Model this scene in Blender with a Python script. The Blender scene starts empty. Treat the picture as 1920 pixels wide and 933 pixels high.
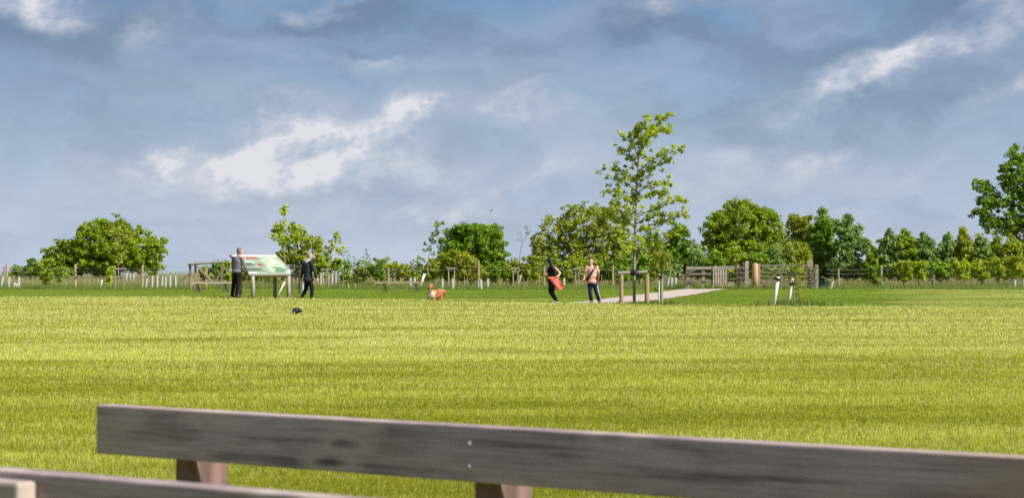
import bpy, bmesh, math, random
import numpy as np
from mathutils import Vector, Matrix, Quaternion

# ------------------------------------------------------------------ camera, sky, sun, exposure
C = bpy.context.scene
COL = C.collection
F = 3733.0          # focal length in pixels of the 1920 px wide photograph
HZ = 490.0          # row of the horizon
CAMZ = 1.30
R = math.radians
EXPO = 0.55
cam = bpy.data.cameras.new('camera'); co = bpy.data.objects.new('camera', cam); COL.objects.link(co)
cam.sensor_width = 36; cam.lens = 36*F/1920; cam.clip_start = 0.1; cam.clip_end = 20000
co.location = (0, 0, CAMZ); co.rotation_euler = (R(90) + math.atan((HZ-466.5)/F), 0, 0)
cam.dof.use_dof = True; cam.dof.focus_distance = 78; cam.dof.aperture_fstop = 7.5
C.camera = co
C.view_settings.view_transform = 'Standard'; C.view_settings.look = 'None'
C.view_settings.exposure = EXPO; C.view_settings.gamma = 1; C.view_settings.use_curve_mapping = False
C.cycles.max_bounces = 6; C.cycles.transparent_max_bounces = 4; C.cycles.use_denoising = False

SUN_AZ, SUN_EL = R(123), R(42)       # azimuth measured from +Y (view direction) towards +X
sd = Vector((math.sin(SUN_AZ)*math.cos(SUN_EL), math.cos(SUN_AZ)*math.cos(SUN_EL), math.sin(SUN_EL)))
sun = bpy.data.lights.new('sun', 'SUN'); so = bpy.data.objects.new('sun', sun); COL.objects.link(so)
sun.energy = 4.9; sun.angle = R(0.53); sun.color = (1.0, 0.95, 0.86)
so.rotation_euler = sd.to_track_quat('Z', 'Y').to_euler(); so.location = (30, -20, 40)

def srgb(r, g, b):
    f = lambda c: (c/255/12.92) if c/255 <= .04045 else ((c/255+.055)/1.055)**2.4
    return (f(r), f(g), f(b), 1)

W = bpy.data.worlds.new('World'); C.world = W; W.use_nodes = True
nt = W.node_tree; nt.nodes.clear()
def N(t, **k):
    n = nt.nodes.new(t)
    for a, b in k.items(): setattr(n, a, b)
    return n
def L(a, b): nt.links.new(a, b)
def val(x): return x
def math_(op, a, b=None, c=None, clamp=False):
    n = N('ShaderNodeMath', operation=op, use_clamp=clamp)
    for i, v in enumerate((a, b, c)):
        if v is None: continue
        if isinstance(v, (int, float)): n.inputs[i].default_value = v
        else: L(v, n.inputs[i])
    return n.outputs[0]
def mixc(f, a, b, mode='MIX'):
    n = N('ShaderNodeMix', data_type='RGBA', blend_type=mode)
    for s, v in ((0, f), (6, a), (7, b)):
        if isinstance(v, (int, float, tuple)): n.inputs[s].default_value = v
        else: L(v, n.inputs[s])
    return n.outputs[2]
tc = N('ShaderNodeTexCoord'); sep = N('ShaderNodeSeparateXYZ'); L(tc.outputs['Generated'], sep.inputs[0])
az = math_('ARCTAN2', sep.outputs[0], sep.outputs[1])
el = math_('ARCSINE', sep.outputs[2])
X0 = math_('MULTIPLY', az, 3.733)        # hundreds... thousands of photo pixels of azimuth / elevation
Y0 = math_('MULTIPLY', el, 3.733)
def noise(vec, scale, detail, rough=.55, lac=2.0):
    n = N('ShaderNodeTexNoise'); n.inputs['Scale'].default_value = scale; n.inputs['Detail'].default_value = detail
    n.inputs['Roughness'].default_value = rough; n.inputs['Lacunarity'].default_value = lac
    L(vec, n.inputs['Vector']); return n
def comb(x, y, z=0.0):
    n = N('ShaderNodeCombineXYZ')
    for i, v in enumerate((x, y, z)):
        if isinstance(v, (int, float)): n.inputs[i].default_value = v
        else: L(v, n.inputs[i])
    return n.outputs[0]
# warp: swirls the cloud edges
w1 = noise(comb(X0, math_('MULTIPLY', Y0, 1.5), 3.1), 4.5, 6, .6)
ws = N('ShaderNodeSeparateColor'); L(w1.outputs['Color'], ws.inputs[0])
wx = math_('MULTIPLY', math_('SUBTRACT', ws.outputs[0], .5), .34)
wy = math_('MULTIPLY', math_('SUBTRACT', ws.outputs[1], .5), .20)
Xw = math_('ADD', X0, wx); Yw = math_('ADD', Y0, wy)
def blob(px, row, rx, ry, ang, amp):
    cx, cy = (px-960)/1000, (HZ-row)/1000; rx /= 1000; ry /= 1000
    ca, sa = math.cos(R(ang)), math.sin(R(ang))
    dx = math_('SUBTRACT', Xw, cx); dy = math_('SUBTRACT', Yw, cy)
    u = math_('MULTIPLY_ADD', dx, ca/rx, math_('MULTIPLY', dy, sa/rx))
    v = math_('MULTIPLY_ADD', dy, ca/ry, math_('MULTIPLY', dx, -sa/ry))
    d = math_('ADD', math_('MULTIPLY', u, u), math_('MULTIPLY', v, v))
    return math_('MULTIPLY', math_('EXPONENT', math_('MULTIPLY', d, -1.0)), amp)
def blobs(lst):
    s = None
    for b in lst:
        o = blob(*b); s = o if s is None else math_('ADD', s, o)
    return s
white = blobs([(560,280,170,56,8,1.25),(700,228,115,38,24,1.15),(470,280,80,34,20,.8),(780,205,60,18,28,.7),(620,330,150,26,4,.55),(650,255,90,40,10,.7),(530,312,200,44,4,.5),
    (270,330,80,32,22,.62),(330,290,70,24,35,.35),(20,20,110,40,-12,.95),(100,45,60,22,-20,.6),(1640,135,120,30,20,.95),(1580,165,80,26,16,.6),(1720,105,90,22,28,.7),(1540,190,120,18,6,.35),
    (1880,55,90,46,35,.6),(980,200,110,42,0,.6),(960,160,50,16,10,.5),(1880,180,80,34,30,.6),(940,355,100,30,14,.6),(1090,310,120,60,30,.42),(1470,285,120,34,4,.55),(860,370,150,26,12,.45),
    (1710,315,120,34,4,.5),(1370,355,130,26,14,.5),(420,430,150,22,12,.45),(680,108,170,16,0,.42),(720,400,240,22,0,.35),(300,55,60,50,35,.42),(560,185,110,22,8,.3),(1350,0,160,20,5,.3),(590,12,90,18,0,.5),(1210,30,50,30,0,.3),(800,320,140,40,12,.3),(1230,365,120,30,30,.4)])
dark = blobs([(90,90,210,42,4,.85),(240,60,80,42,25,.65),(600,36,150,18,2,.95),(700,92,36,15,0,.6),(800,40,180,42,0,.55),(1200,50,90,60,0,.7),(1300,90,150,30,-6,.5),
    (1560,105,200,50,14,.45),(1750,205,220,35,4,.5),(1850,130,120,40,20,.5),(470,235,90,40,35,.35),(560,130,330,40,0,.32),(800,290,160,36,12,.35),
    (1000,72,80,24,0,.5),(1500,215,260,50,0,.28),(620,362,260,20,2,.35),(400,190,200,30,0,.18),(1250,220,130,60,0,.22),(1690,60,200,30,20,.35),(1560,250,200,26,4,.3),(60,295,40,12,0,.25),(1370,200,40,16,20,.35),(1700,20,200,26,4,.4),(360,20,90,30,10,.4)])
fine = noise(comb(X0, math_('MULTIPLY', Y0, 1.4), 8.0), 14, 8, .62).outputs['Fac']
med = noise(comb(Xw, math_('MULTIPLY', Yw, 1.9), 1.0), 5.6, 8, .6).outputs['Fac']
def ramp(fac, pts):
    r = N('ShaderNodeValToRGB'); r.color_ramp.interpolation = 'LINEAR'
    e = r.color_ramp.elements
    while len(e) < len(pts): e.new(.5)
    for el_, (p, c) in zip(e, pts): el_.position = p; el_.color = c if isinstance(c, tuple) else (c, c, c, 1)
    L(fac, r.inputs[0]); return r.outputs[0]
gr = math_('MULTIPLY', Y0, 1.6, clamp=True)
base = ramp(gr, [(0.0, srgb(188,202,222)), (.15, srgb(178,195,216)), (.42, srgb(155,180,205)), (.62, srgb(136,165,196)), (.80, srgb(108,147,188)), (1.0, srgb(90,133,178))])
greyc = ramp(gr, [(0.0, srgb(168,180,202)), (.4, srgb(146,160,186)), (.62, srgb(128,145,175)), (1.0, srgb(102,122,156))])
# soft background layer of grey veil clouds
veil = ramp(med, [(.40, 0.0), (.64, .68)])
c1 = mixc(veil, base, greyc)
veil2 = ramp(noise(comb(math_('MULTIPLY', Xw, 1), math_('MULTIPLY', Yw, 3.4), 5.5), 2.6, 6, .55).outputs['Fac'], [(.45, 0.0), (.68, .55)])
palec = ramp(gr, [(0.0, srgb(202,209,224)), (.6, srgb(168,180,204)), (1.0, srgb(140,158,188))])
c2 = mixc(veil2, c1, palec)
fdk = math_('MULTIPLY', dark, math_('MULTIPLY_ADD', math_('SUBTRACT', med, .5), 3.0, math_('MULTIPLY_ADD', fine, .8, .65)))
dk = ramp(fdk, [(.12, 0.0), (.95, .92)])
c3 = mixc(dk, c2, ramp(gr, [(0.0, srgb(150,168,190)), (.5, srgb(128,150,176)), (.85, srgb(104,128,158)), (1.0, srgb(92,118,150))]))
Xr = math_('MULTIPLY_ADD', X0, .93, math_('MULTIPLY', Y0, .37)); Yr = math_('MULTIPLY_ADD', Y0, .93, math_('MULTIPLY', X0, -.37))
wisp = noise(comb(Xr, math_('MULTIPLY', Yr, 1.7), 2.0), 8.5, 9, .62).outputs['Fac']
wmix = math_('MULTIPLY_ADD', fine, .35, math_('MULTIPLY', wisp, .65))
white = math_('DIVIDE', math_('MULTIPLY', white, 1.25), math_('MULTIPLY_ADD', white, .75, 1.0))
fw = math_('MULTIPLY', white, math_('MULTIPLY_ADD', math_('SUBTRACT', wmix, .5), 5.0, 1.0))
wf = ramp(fw, [(.06, 0.0), (.30, .26), (.62, .60), (1.0, .90)])
c4 = mixc(wf, c3, ramp(fw, [(.10, srgb(178,187,207)), (.45, srgb(194,201,216)), (.75, srgb(210,214,225)), (1.0, srgb(229,229,235))]))
hi = ramp(math_('MULTIPLY', el, .64), [(.0, 0.0), (.18, 0.0), (.5, 1.0)])
c5 = mixc(hi, c4, mixc(ramp(noise(tc.outputs['Generated'], 3.0, 7, .6).outputs['Fac'], [(.42, 0.0), (.62, 1.0)]), srgb(90,130,190), srgb(205,210,222)))
sky = N('ShaderNodeTexSky', sky_type='NISHITA'); sky.sun_disc = False; sky.sun_elevation = SUN_EL; sky.sun_rotation = SUN_AZ
b1 = N('ShaderNodeBackground'); L(sky.outputs[0], b1.inputs[0]); b1.inputs[1].default_value = 0.10
b2 = N('ShaderNodeBackground'); L(c5, b2.inputs[0]); b2.inputs[1].default_value = 2**(-EXPO)
mx = N('ShaderNodeMixShader'); L(ramp(math_('MULTIPLY', el, .64), [(0.0, .97), (.16, .97), (.5, .55)]), mx.inputs[0])
L(b1.outputs[0], mx.inputs[1]); L(b2.outputs[0], mx.inputs[2])
wo = N('ShaderNodeOutputWorld'); L(mx.outputs[0], wo.inputs[0])

# ------------------------------------------------------------------ helpers
rnd = random.Random(7)
rng = np.random.default_rng(11)

def tag(o, label=None, cat=None, group=None, kind=None):
    if label: o['label'] = label
    if cat: o['category'] = cat
    if group: o['group'] = group
    if kind: o['kind'] = kind
    return o
def empty(name, loc, label, cat, group=None, rz=0):
    o = bpy.data.objects.new(name, None); COL.objects.link(o); o.location = loc; o.rotation_euler = (0, 0, rz)
    o.empty_display_size = .2
    return tag(o, label, cat, group)
def link(name, me, mat, parent=None, world=True):
    o = bpy.data.objects.new(name, me); COL.objects.link(o)
    if mat: me.materials.append(mat)
    if parent is not None:
        o.parent = parent
    return o
def sstep(a, b, x):
    t = np.clip((x-a)/(b-a), 0, 1); return t*t*(3-2*t)

# value noise in numpy
_NG = rng.random((256, 256))
def vnoise(x, y):
    xi = np.floor(x).astype(int); yi = np.floor(y).astype(int); fx = x-xi; fy = y-yi
    fx = fx*fx*(3-2*fx); fy = fy*fy*(3-2*fy)
    a = _NG[xi % 256, yi % 256]; b = _NG[(xi+1) % 256, yi % 256]; c = _NG[xi % 256, (yi+1) % 256]; d = _NG[(xi+1) % 256, (yi+1) % 256]
    return (a*(1-fx)+b*fx)*(1-fy) + (c*(1-fx)+d*fx)*fy
def fbm(x, y, o=3):
    s = 0; a = .5; t = 0
    for i in range(o): s = s + a*vnoise(x*2**i+17*i, y*2**i+5*i); t += a; a *= .5
    return s/t

# distance of the edge of the long-grass field, by bearing
EPX = [-6000, 0, 450, 650, 960, 1100, 1300, 1500, 1920, 8000]
EROW = [557, 557, 557.5, 562, 567, 569, 573, 575, 577, 580]
def edgeD(x, y):
    px = 960+F*np.asarray(x)/np.maximum(np.asarray(y), 5.0)
    row = np.interp(px, EPX, EROW)
    return CAMZ*F/(row-HZ)
def gz(x, y):
    x = np.asarray(x, float); y = np.asarray(y, float)
    e = edgeD(x, y)
    t = np.clip((y-e)/13.0, 0, 1)
    drop = -0.27*(t*.8+.2*t*t*(3-2*t))
    mound = .10*np.exp(-((x-13)/5)**2-((y-104)/9)**2)
    yc = np.interp(x, [-22, -14, -8, -3, .2, 2.3], [79, 77.5, 73.6, 70.4, 70.6, 72.3])
    swale = -.17*np.exp(-((y-yc)/2.2)**2)*sstep(-30, -20, x)*(1-sstep(-1.8, .4, x))
    far = -np.clip(y-175, 0, None)*.022
    far = far + .30*sstep(128, 178, y)
    und = .02*(fbm(x*.12, y*.12)-.5)*sstep(30, 90, y)
    return drop+mound+swale+far+und
def ground(x, y): return float(gz(x, y))
def wx_(px, D): return (px-960)/F*D
def at(px, row, D): return Vector(((px-960)/F*D, D, CAMZ-(row-HZ)/F*D))
def foot(px, D): x = wx_(px, D); return Vector((x, D, ground(x, D)))
def Dof(row, z=-.27): return (CAMZ-z)*F/(row-HZ)

# ---- materials
def new_mat(name):
    m = bpy.data.materials.new(name); m.use_nodes = True
    b = m.node_tree.nodes['Principled BSDF']; return m, m.node_tree, b
def mat_plain(name, col, rough=.75, var=.25, scale=12, col2=None, bump=.1, stretch=(1, 1, 1), spec=.3, detail=5):
    m, t, b = new_mat(name)
    tcn = t.nodes.new('ShaderNodeTexCoord'); mp = t.nodes.new('ShaderNodeMapping'); mp.inputs['Scale'].default_value = stretch
    t.links.new(tcn.outputs['Object'], mp.inputs[0])
    n = t.nodes.new('ShaderNodeTexNoise'); n.inputs['Scale'].default_value = scale; n.inputs['Detail'].default_value = detail
    t.links.new(mp.outputs[0], n.inputs['Vector'])
    r = t.nodes.new('ShaderNodeValToRGB'); t.links.new(n.outputs['Fac'], r.inputs[0])
    c2 = col2 or tuple(c*(1-var) for c in col)
    r.color_ramp.elements[0].position = .3; r.color_ramp.elements[0].color = (*c2, 1)
    r.color_ramp.elements[1].position = .7; r.color_ramp.elements[1].color = (*col, 1)
    t.links.new(r.outputs[0], b.inputs['Base Color'])
    b.inputs['Roughness'].default_value = rough; b.inputs['Specular IOR Level'].default_value = spec
    if bump:
        bp = t.nodes.new('ShaderNodeBump'); bp.inputs['Strength'].default_value = bump; bp.inputs['Distance'].default_value = .02
        t.links.new(n.outputs['Fac'], bp.inputs['Height']); t.links.new(bp.outputs[0], b.inputs['Normal'])
    return m
def mat_vcol(name, rough=.6, transl=.35, spec=.25):
    m, t, b = new_mat(name)
    a = t.nodes.new('ShaderNodeAttribute'); a.attribute_name = 'col'
    t.links.new(a.outputs['Color'], b.inputs['Base Color']); b.inputs['Roughness'].default_value = rough
    b.inputs['Specular IOR Level'].default_value = spec
    if transl > 0:
        tr = t.nodes.new('ShaderNodeBsdfTranslucent'); mxs = t.nodes.new('ShaderNodeMixShader'); mxs.inputs[0].default_value = transl
        hs = t.nodes.new('ShaderNodeHueSaturation'); hs.inputs['Value'].default_value = 1.25; hs.inputs['Saturation'].default_value = 1.1
        t.links.new(a.outputs['Color'], hs.inputs['Color']); t.links.new(hs.outputs[0], tr.inputs[0])
        t.links.new(b.outputs[0], mxs.inputs[1]); t.links.new(tr.outputs[0], mxs.inputs[2])
        t.links.new(mxs.outputs[0], t.nodes['Material Output'].inputs[0])
    return m

M = {}
M['leaf'] = mat_vcol('leaf_material', .5, .42, .3)
M['grass'] = mat_vcol('grass_material', .65, .35, .15)
M['skin_col'] = mat_vcol('soft_colour_material', .7, 0, .2)
M['bark'] = mat_plain('bark', (.25, .21, .15), .9, .5, 8, stretch=(1, 1, .3))
M['bark_pale'] = mat_plain('pale_bark', (.34, .30, .23), .85, .45, 10, stretch=(1, 1, .25))
M['post'] = mat_plain('weathered_post_wood', (.42, .30, .19), .85, .45, 9, stretch=(3, 3, .5))
M['post_grey'] = mat_plain('grey_post_wood', (.36, .31, .26), .85, .45, 9, stretch=(3, 3, .5))
M['post_pale'] = mat_plain('pale_round_post_wood', (.48, .40, .32), .85, .5, 7, stretch=(3, 3, .4))
M['post_dark'] = mat_plain('dark_post_wood', (.12, .10, .085), .85, .5, 9, stretch=(3, 3, .5))
M['rail'] = mat_plain('grey_brown_rail_wood', (.25, .20, .155), .85, .45, 9, stretch=(.6, 3, 3))
M['orange_post'] = mat_plain('fresh_orange_post_wood', (.55, .36, .20), .8, .35, 9, stretch=(3, 3, .5))
M['guard'] = mat_plain('plastic_guard', (.44, .45, .42), .5, .2, 20)
M['guard_grey'] = mat_plain('dull_plastic_guard', (.38, .38, .34), .6, .25, 20)
M['white_stake'] = mat_plain('white_stake', (.78, .76, .62), .6, .15, 14)
M['tan_stake'] = mat_plain('tan_stake', (.42, .36, .22), .8, .3, 14)
M['wire'] = mat_plain('galvanised_wire', (.30, .31, .33), .5, .1, 10, bump=0)
M['rubber'] = mat_plain('black_rubber_tie', (.03, .03, .03), .8, .2, 10)

def bench_wood():
    m, t, b = new_mat('bench_weathered_wood')
    tcn = t.nodes.new('ShaderNodeTexCoord')
    def nz(scale, detail, st, rough=.6, dist=0):
        mp = t.nodes.new('ShaderNodeMapping'); mp.inputs['Scale'].default_value = st
        t.links.new(tcn.outputs['Object'], mp.inputs[0])
        n = t.nodes.new('ShaderNodeTexNoise'); n.inputs['Scale'].default_value = scale; n.inputs['Detail'].default_value = detail
        n.inputs['Roughness'].default_value = rough; n.inputs['Distortion'].default_value = dist
        t.links.new(mp.outputs[0], n.inputs['Vector']); return n.outputs['Fac']
    def rp(fac, pts):
        r = t.nodes.new('ShaderNodeValToRGB'); e = r.color_ramp.elements
        while len(e) < len(pts): e.new(.5)
        for k, (p, c) in zip(e, pts): k.position = p; k.color = c if len(c) == 4 else (*c, 1)
        t.links.new(fac, r.inputs[0]); return r.outputs[0]
    def mx(f, a, c, mode='MIX'):
        n = t.nodes.new('ShaderNodeMix'); n.data_type = 'RGBA'; n.blend_type = mode
        for s, v in ((0, f), (6, a), (7, c)):
            if isinstance(v, (int, float, tuple)): n.inputs[s].default_value = v
            else: t.links.new(v, n.inputs[s])
        return n.outputs[2]
    grain = nz(6, 8, (.28, 6, 6), .65, .8); big = nz(2.2, 4, (1.0, 1, 4.5), .5, .6); fineg = nz(40, 5, (.10, 1, 2.2), .65, .3)
    c = rp(grain, [(.36, (.15, .105, .108)), (.5, (.32, .235, .228)), (.64, (.50, .385, .355))])
    c = mx(rp(big, [(.42, (0, 0, 0)), (.62, (.8, .8, .8))]), c, (.54, .43, .40, 1))
    c = mx(.35, c, rp(fineg, [(.38, (.14, .105, .115)), (.62, (.52, .41, .41))]))
    c = mx(rp(nz(1.6, 5, (.9, 1, 3.2), .55, .5), [(.48, (0, 0, 0)), (.68, (.6, .6, .6))]), c, (.40, .265, .19, 1))
    c = mx(rp(nz(30, 3, (.045, 1, 1.3), .5, .2), [(.34, (.45, .45, .45)), (.40, (0, 0, 0))]), c, (.055, .04, .04, 1))
    # knots
    mp = t.nodes.new('ShaderNodeMapping'); mp.inputs['Scale'].default_value = (2.3, 0, 7.0); mp.inputs['Location'].default_value = (.35, 0, .2)
    nw = t.nodes.new('ShaderNodeTexNoise'); nw.inputs['Scale'].default_value = 9; nw.inputs['Detail'].default_value = 3; t.links.new(tcn.outputs['Object'], nw.inputs['Vector'])
    va = t.nodes.new('ShaderNodeVectorMath'); va.operation = 'MULTIPLY_ADD'; va.inputs[1].default_value = (.06, .06, .03); t.links.new(nw.outputs['Color'], va.inputs[0]); t.links.new(tcn.outputs['Object'], va.inputs[2])
    t.links.new(va.outputs[0], mp.inputs[0])
    v = t.nodes.new('ShaderNodeTexVoronoi'); v.feature = 'F1'; v.inputs['Scale'].default_value = 1.15; t.links.new(mp.outputs[0], v.inputs['Vector'])
    c = mx(rp(v.outputs['Distance'], [(.03, (.9, .9, .9)), (.07, (.55, .55, .55)), (.12, (0, 0, 0))]), c, (.06, .038, .038, 1))
    ring = rp(v.outputs['Distance'], [(.12, (0, 0, 0)), (.20, (.75, .75, .75)), (.36, (0, 0, 0))])
    c = mx(ring, c, (.50, .40, .35, 1))
    t.links.new(c, b.inputs['Base Color']); b.inputs['Roughness'].default_value = .8; b.inputs['Specular IOR Level'].default_value = .3
    bp = t.nodes.new('ShaderNodeBump'); bp.inputs['Strength'].default_value = .35; bp.inputs['Distance'].default_value = .004
    t.links.new(grain, bp.inputs['Height']); t.links.new(bp.outputs[0], b.inputs['Normal'])
    return m
M['bench'] = bench_wood()
M['bench_post'] = mat_plain('bench_post_wood', (.26, .165, .135), .8, .55, 7, stretch=(4, 4, .6))
M['endgrain'] = mat_plain('pale_end_grain', (.46, .37, .32), .8, .3, 14)

# ---- mesh collector
class MB:
    def __init__(s): s.v = []; s.f = []
    def add(s, v, f):
        n = len(s.v); s.v += [tuple(p) for p in v]; s.f += [tuple(i+n for i in q) for q in f]
    def box(s, c, size, rot=None, bev=0):
        hx, hy, hz = (k/2 for k in size)
        P = [Vector((x, y, z)) for x in (-hx, hx) for y in (-hy, hy) for z in (-hz, hz)]
        if rot is not None: P = [rot @ p for p in P]
        s.add([p+Vector(c) for p in P], [(0, 1, 3, 2), (4, 6, 7, 5), (0, 4, 5, 1), (2, 3, 7, 6), (0, 2, 6, 4), (1, 5, 7, 3)])
    def beam(s, a, b, w, d, up=None, taper=1):
        a = Vector(a); b = Vector(b); z = (b-a).normalized()
        x = Vector((1, 0, 0)) if up is None else Vector(up)
        x = (x - z*x.dot(z))
        if x.length < 1e-3: x = Vector((0, 1, 0)) - z*z.y
        x.normalize(); y = z.cross(x)
        P = []
        for p, k in ((a, 1), (b, taper)):
            for i, j in ((-1, -1), (1, -1), (1, 1), (-1, 1)): P.append(p + x*(w/2*k*i) + y*(d/2*k*j))
        s.add(P, [(3, 2, 1, 0), (4, 5, 6, 7), (0, 1, 5, 4), (1, 2, 6, 5), (2, 3, 7, 6), (3, 0, 4, 7)])
    def tube(s, pts, radii, n=8, cap=True, squash=1):
        pts = [Vector(p) for p in pts]; rings = []
        for i, p in enumerate(pts):
            d = (pts[min(i+1, len(pts)-1)] - pts[max(i-1, 0)]).normalized()
            x = d.cross(Vector((.13, .97, .2))); x.normalize(); y = d.cross(x)
            rings.append([p + (x*math.cos(2*math.pi*k/n) + y*math.sin(2*math.pi*k/n)*squash)*radii[i] for k in range(n)])
        v = [q for r in rings for q in r]; f = []
        for i in range(len(pts)-1):
            for k in range(n):
                a = i*n+k; b = i*n+(k+1) % n; f.append((a, b, b+n, a+n))
        if cap: f.append(tuple(range(n-1, -1, -1))); f.append(tuple((len(pts)-1)*n+k for k in range(n)))
        s.add(v, f)
    def sphere(s, c, r, n=10, m=7, rot=None):
        if isinstance(r, (int, float)): r = (r, r, r)
        v = []
        for i in range(1, m):
            th = math.pi*i/m
            for k in range(n): v.append(Vector((math.sin(th)*math.cos(2*math.pi*k/n)*r[0], math.sin(th)*math.sin(2*math.pi*k/n)*r[1], math.cos(th)*r[2])))
        v.append(Vector((0, 0, r[2]))); v.append(Vector((0, 0, -r[2])))
        if rot is not None: v = [rot @ p for p in v]
        f = []
        for i in range(m-2):
            for k in range(n): a = i*n+k; b = i*n+(k+1) % n; f.append((a, a+n, b+n, b))
        T = len(v)-2; B = T+1
        for k in range(n): f.append((T, k, (k+1) % n)); f.append((B, (m-2)*n+(k+1) % n, (m-2)*n+k))
        s.add([p+Vector(c) for p in v], f)
    def build(s, name, mat, parent=None, smooth=False, origin=None, bevel=0):
        me = bpy.data.meshes.new(name)
        o0 = Vector((0, 0, 0))
        if origin is not None: o0 = Vector(origin)
        inv = None
        if parent is not None:
            inv = Matrix.LocRotScale(parent.location, parent.rotation_euler, None).inverted() if parent.parent is None else \
                (Matrix.LocRotScale(parent.parent.location, parent.parent.rotation_euler, None) @ Matrix.LocRotScale(parent.location, parent.rotation_euler, None)).inverted()
            vv = [inv @ Vector(p) for p in s.v]
        else: vv = [Vector(p)-o0 for p in s.v]
        me.from_pydata([tuple(p) for p in vv], [], s.f); me.update()
        if bevel:
            bm = bmesh.new(); bm.from_mesh(me)
            bmesh.ops.bevel(bm, geom=list(bm.edges), offset=bevel, segments=2, affect='EDGES', profile=.6)
            bm.to_mesh(me); bm.free()
        if smooth: me.polygons.foreach_set('use_smooth', [True]*len(me.polygons))
        o = link(name, me, mat, parent)
        if parent is None: o.location = o0
        return o

def raw_mesh(name, V, Fc, k, col=None, smooth=False):
    """V (n,3), Fc (m,k) index array, col (n,3) per-vertex colour"""
    me = bpy.data.meshes.new(name); V = np.asarray(V, np.float32); Fc = np.asarray(Fc, np.int32)
    me.vertices.add(len(V)); me.vertices.foreach_set('co', V.ravel())
    me.loops.add(Fc.size); me.loops.foreach_set('vertex_index', Fc.ravel())
    me.polygons.add(len(Fc)); me.polygons.foreach_set('loop_start', np.arange(0, Fc.size, k, dtype=np.int32))
    me.polygons.foreach_set('loop_total', np.full(len(Fc), k, np.int32))
    if smooth: me.polygons.foreach_set('use_smooth', np.ones(len(Fc), bool))
    me.update(calc_edges=True)
    if col is not None:
        a = me.attributes.new('col', 'FLOAT_COLOR', 'POINT'); c4_ = np.ones((len(V), 4), np.float32); c4_[:, :3] = col
        a.data.foreach_set('color', c4_.ravel())
    return me

# ------------------------------------------------------------------ ground
def ground_colour(x, y):
    e = edgeD(x, y)
    n1 = fbm(x*.35, y*.9); n2 = fbm(x*.06+9, y*.22); n3 = vnoise(x*2, y*3)
    field = np.array([.17, .18, .008])*(0.75+.5*n1)[..., None]
    lawnA = np.array([.125, .180, .016]); lawnB = np.array([.26, .27, .06])
    px = 960+F*x/np.maximum(y, 5)
    pale = sstep(1600, 1800, px)*(.35+.65*sstep(.35, .6, n2)) + .75*sstep(.54, .72, n2)*(1-sstep(1200, 1350, px)*(1-sstep(1600, 1700, px)))
    lawn = lawnA*(1-np.clip(pale, 0, 1))[..., None]+lawnB*np.clip(pale, 0, 1)[..., None]
    lawn = lawn*(.75+.5*fbm(x*.8, y*.8+4))[..., None]
    far = np.array([.24, .22, .10])*(0.8+.4*n3)[..., None]
    a = sstep(-.15, .15, y-e)[..., None]; b = sstep(118, 124, y)[..., None]
    return (field*(1-a)+lawn*a)*(1-b)+far*b
ys = np.concatenate([np.arange(-30, 8, 6), np.arange(8, 52, 1.5), np.arange(52, 82, .35), np.arange(82, 130, 1.0), np.arange(130, 200, 5), [215, 240, 280, 340, 450, 700, 1200, 2500, 6000]])
xs = np.concatenate([[-6000, -2500, -1000, -400, -200, -120, -80, -60], np.arange(-48, -16, .8), np.arange(-16, 20, .3), np.arange(20, 48.1, .8), [60, 80, 120, 200, 400, 1000, 2500, 6000]])
GX, GY = np.meshgrid(xs, ys)
GZ = gz(GX, GY); GZ = np.maximum(GZ, -90)
nx, ny = len(xs), len(ys)
idx = np.arange(nx*ny).reshape(ny, nx)
FQ = np.stack([idx[:-1, :-1], idx[:-1, 1:], idx[1:, 1:], idx[1:, :-1]], -1).reshape(-1, 4)
gme = raw_mesh('ground', np.stack([GX, GY, GZ], -1).reshape(-1, 3), FQ, 4, ground_colour(GX, GY).reshape(-1, 3), True)
def ground_mat():
    m, t, b = new_mat('ground_turf')
    a = t.nodes.new('ShaderNodeAttribute'); a.attribute_name = 'col'
    tcn = t.nodes.new('ShaderNodeTexCoord')
    def nz(scale, detail, st):
        mp = t.nodes.new('ShaderNodeMapping'); mp.inputs['Scale'].default_value = st; t.links.new(tcn.outputs['Object'], mp.inputs[0])
        n = t.nodes.new('ShaderNodeTexNoise'); n.inputs['Scale'].default_value = scale; n.inputs['Detail'].default_value = detail
        n.inputs['Roughness'].default_value = .7
        t.links.new(mp.outputs[0], n.inputs['Vector']); return n.outputs['Fac']
    n1 = nz(7, 6, (1, .35, 1)); n2 = nz(.5, 5, (.35, 1.6, 1))
    r = t.nodes.new('ShaderNodeMapRange'); r.inputs[1].default_value = .3; r.inputs[2].default_value = .7; r.inputs[3].default_value = .55; r.inputs[4].default_value = 1.5
    t.links.new(n1, r.inputs[0])
    r2 = t.nodes.new('ShaderNodeMapRange'); r2.inputs[1].default_value = .35; r2.inputs[2].default_value = .65; r2.inputs[3].default_value = .72; r2.inputs[4].default_value = 1.3
    t.links.new(n2, r2.inputs[0])
    mu = t.nodes.new('ShaderNodeMath'); mu.operation = 'MULTIPLY'; t.links.new(r.outputs[0], mu.inputs[0]); t.links.new(r2.outputs[0], mu.inputs[1])
    vm = t.nodes.new('ShaderNodeVectorMath'); vm.operation = 'SCALE'; t.links.new(a.outputs['Color'], vm.inputs[0]); t.links.new(mu.outputs[0], vm.inputs['Scale'])
    t.links.new(vm.outputs[0], b.inputs['Base Color']); b.inputs['Roughness'].default_value = .95; b.inputs['Specular IOR Level'].default_value = .05
    bp = t.nodes.new('ShaderNodeBump'); bp.inputs['Strength'].default_value = .6; bp.inputs['Distance'].default_value = .03
    t.links.new(n1, bp.inputs['Height']); t.links.new(bp.outputs[0], b.inputs['Normal'])
    return m
g = link('ground', gme, ground_mat()); tag(g, kind='structure')

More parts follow.
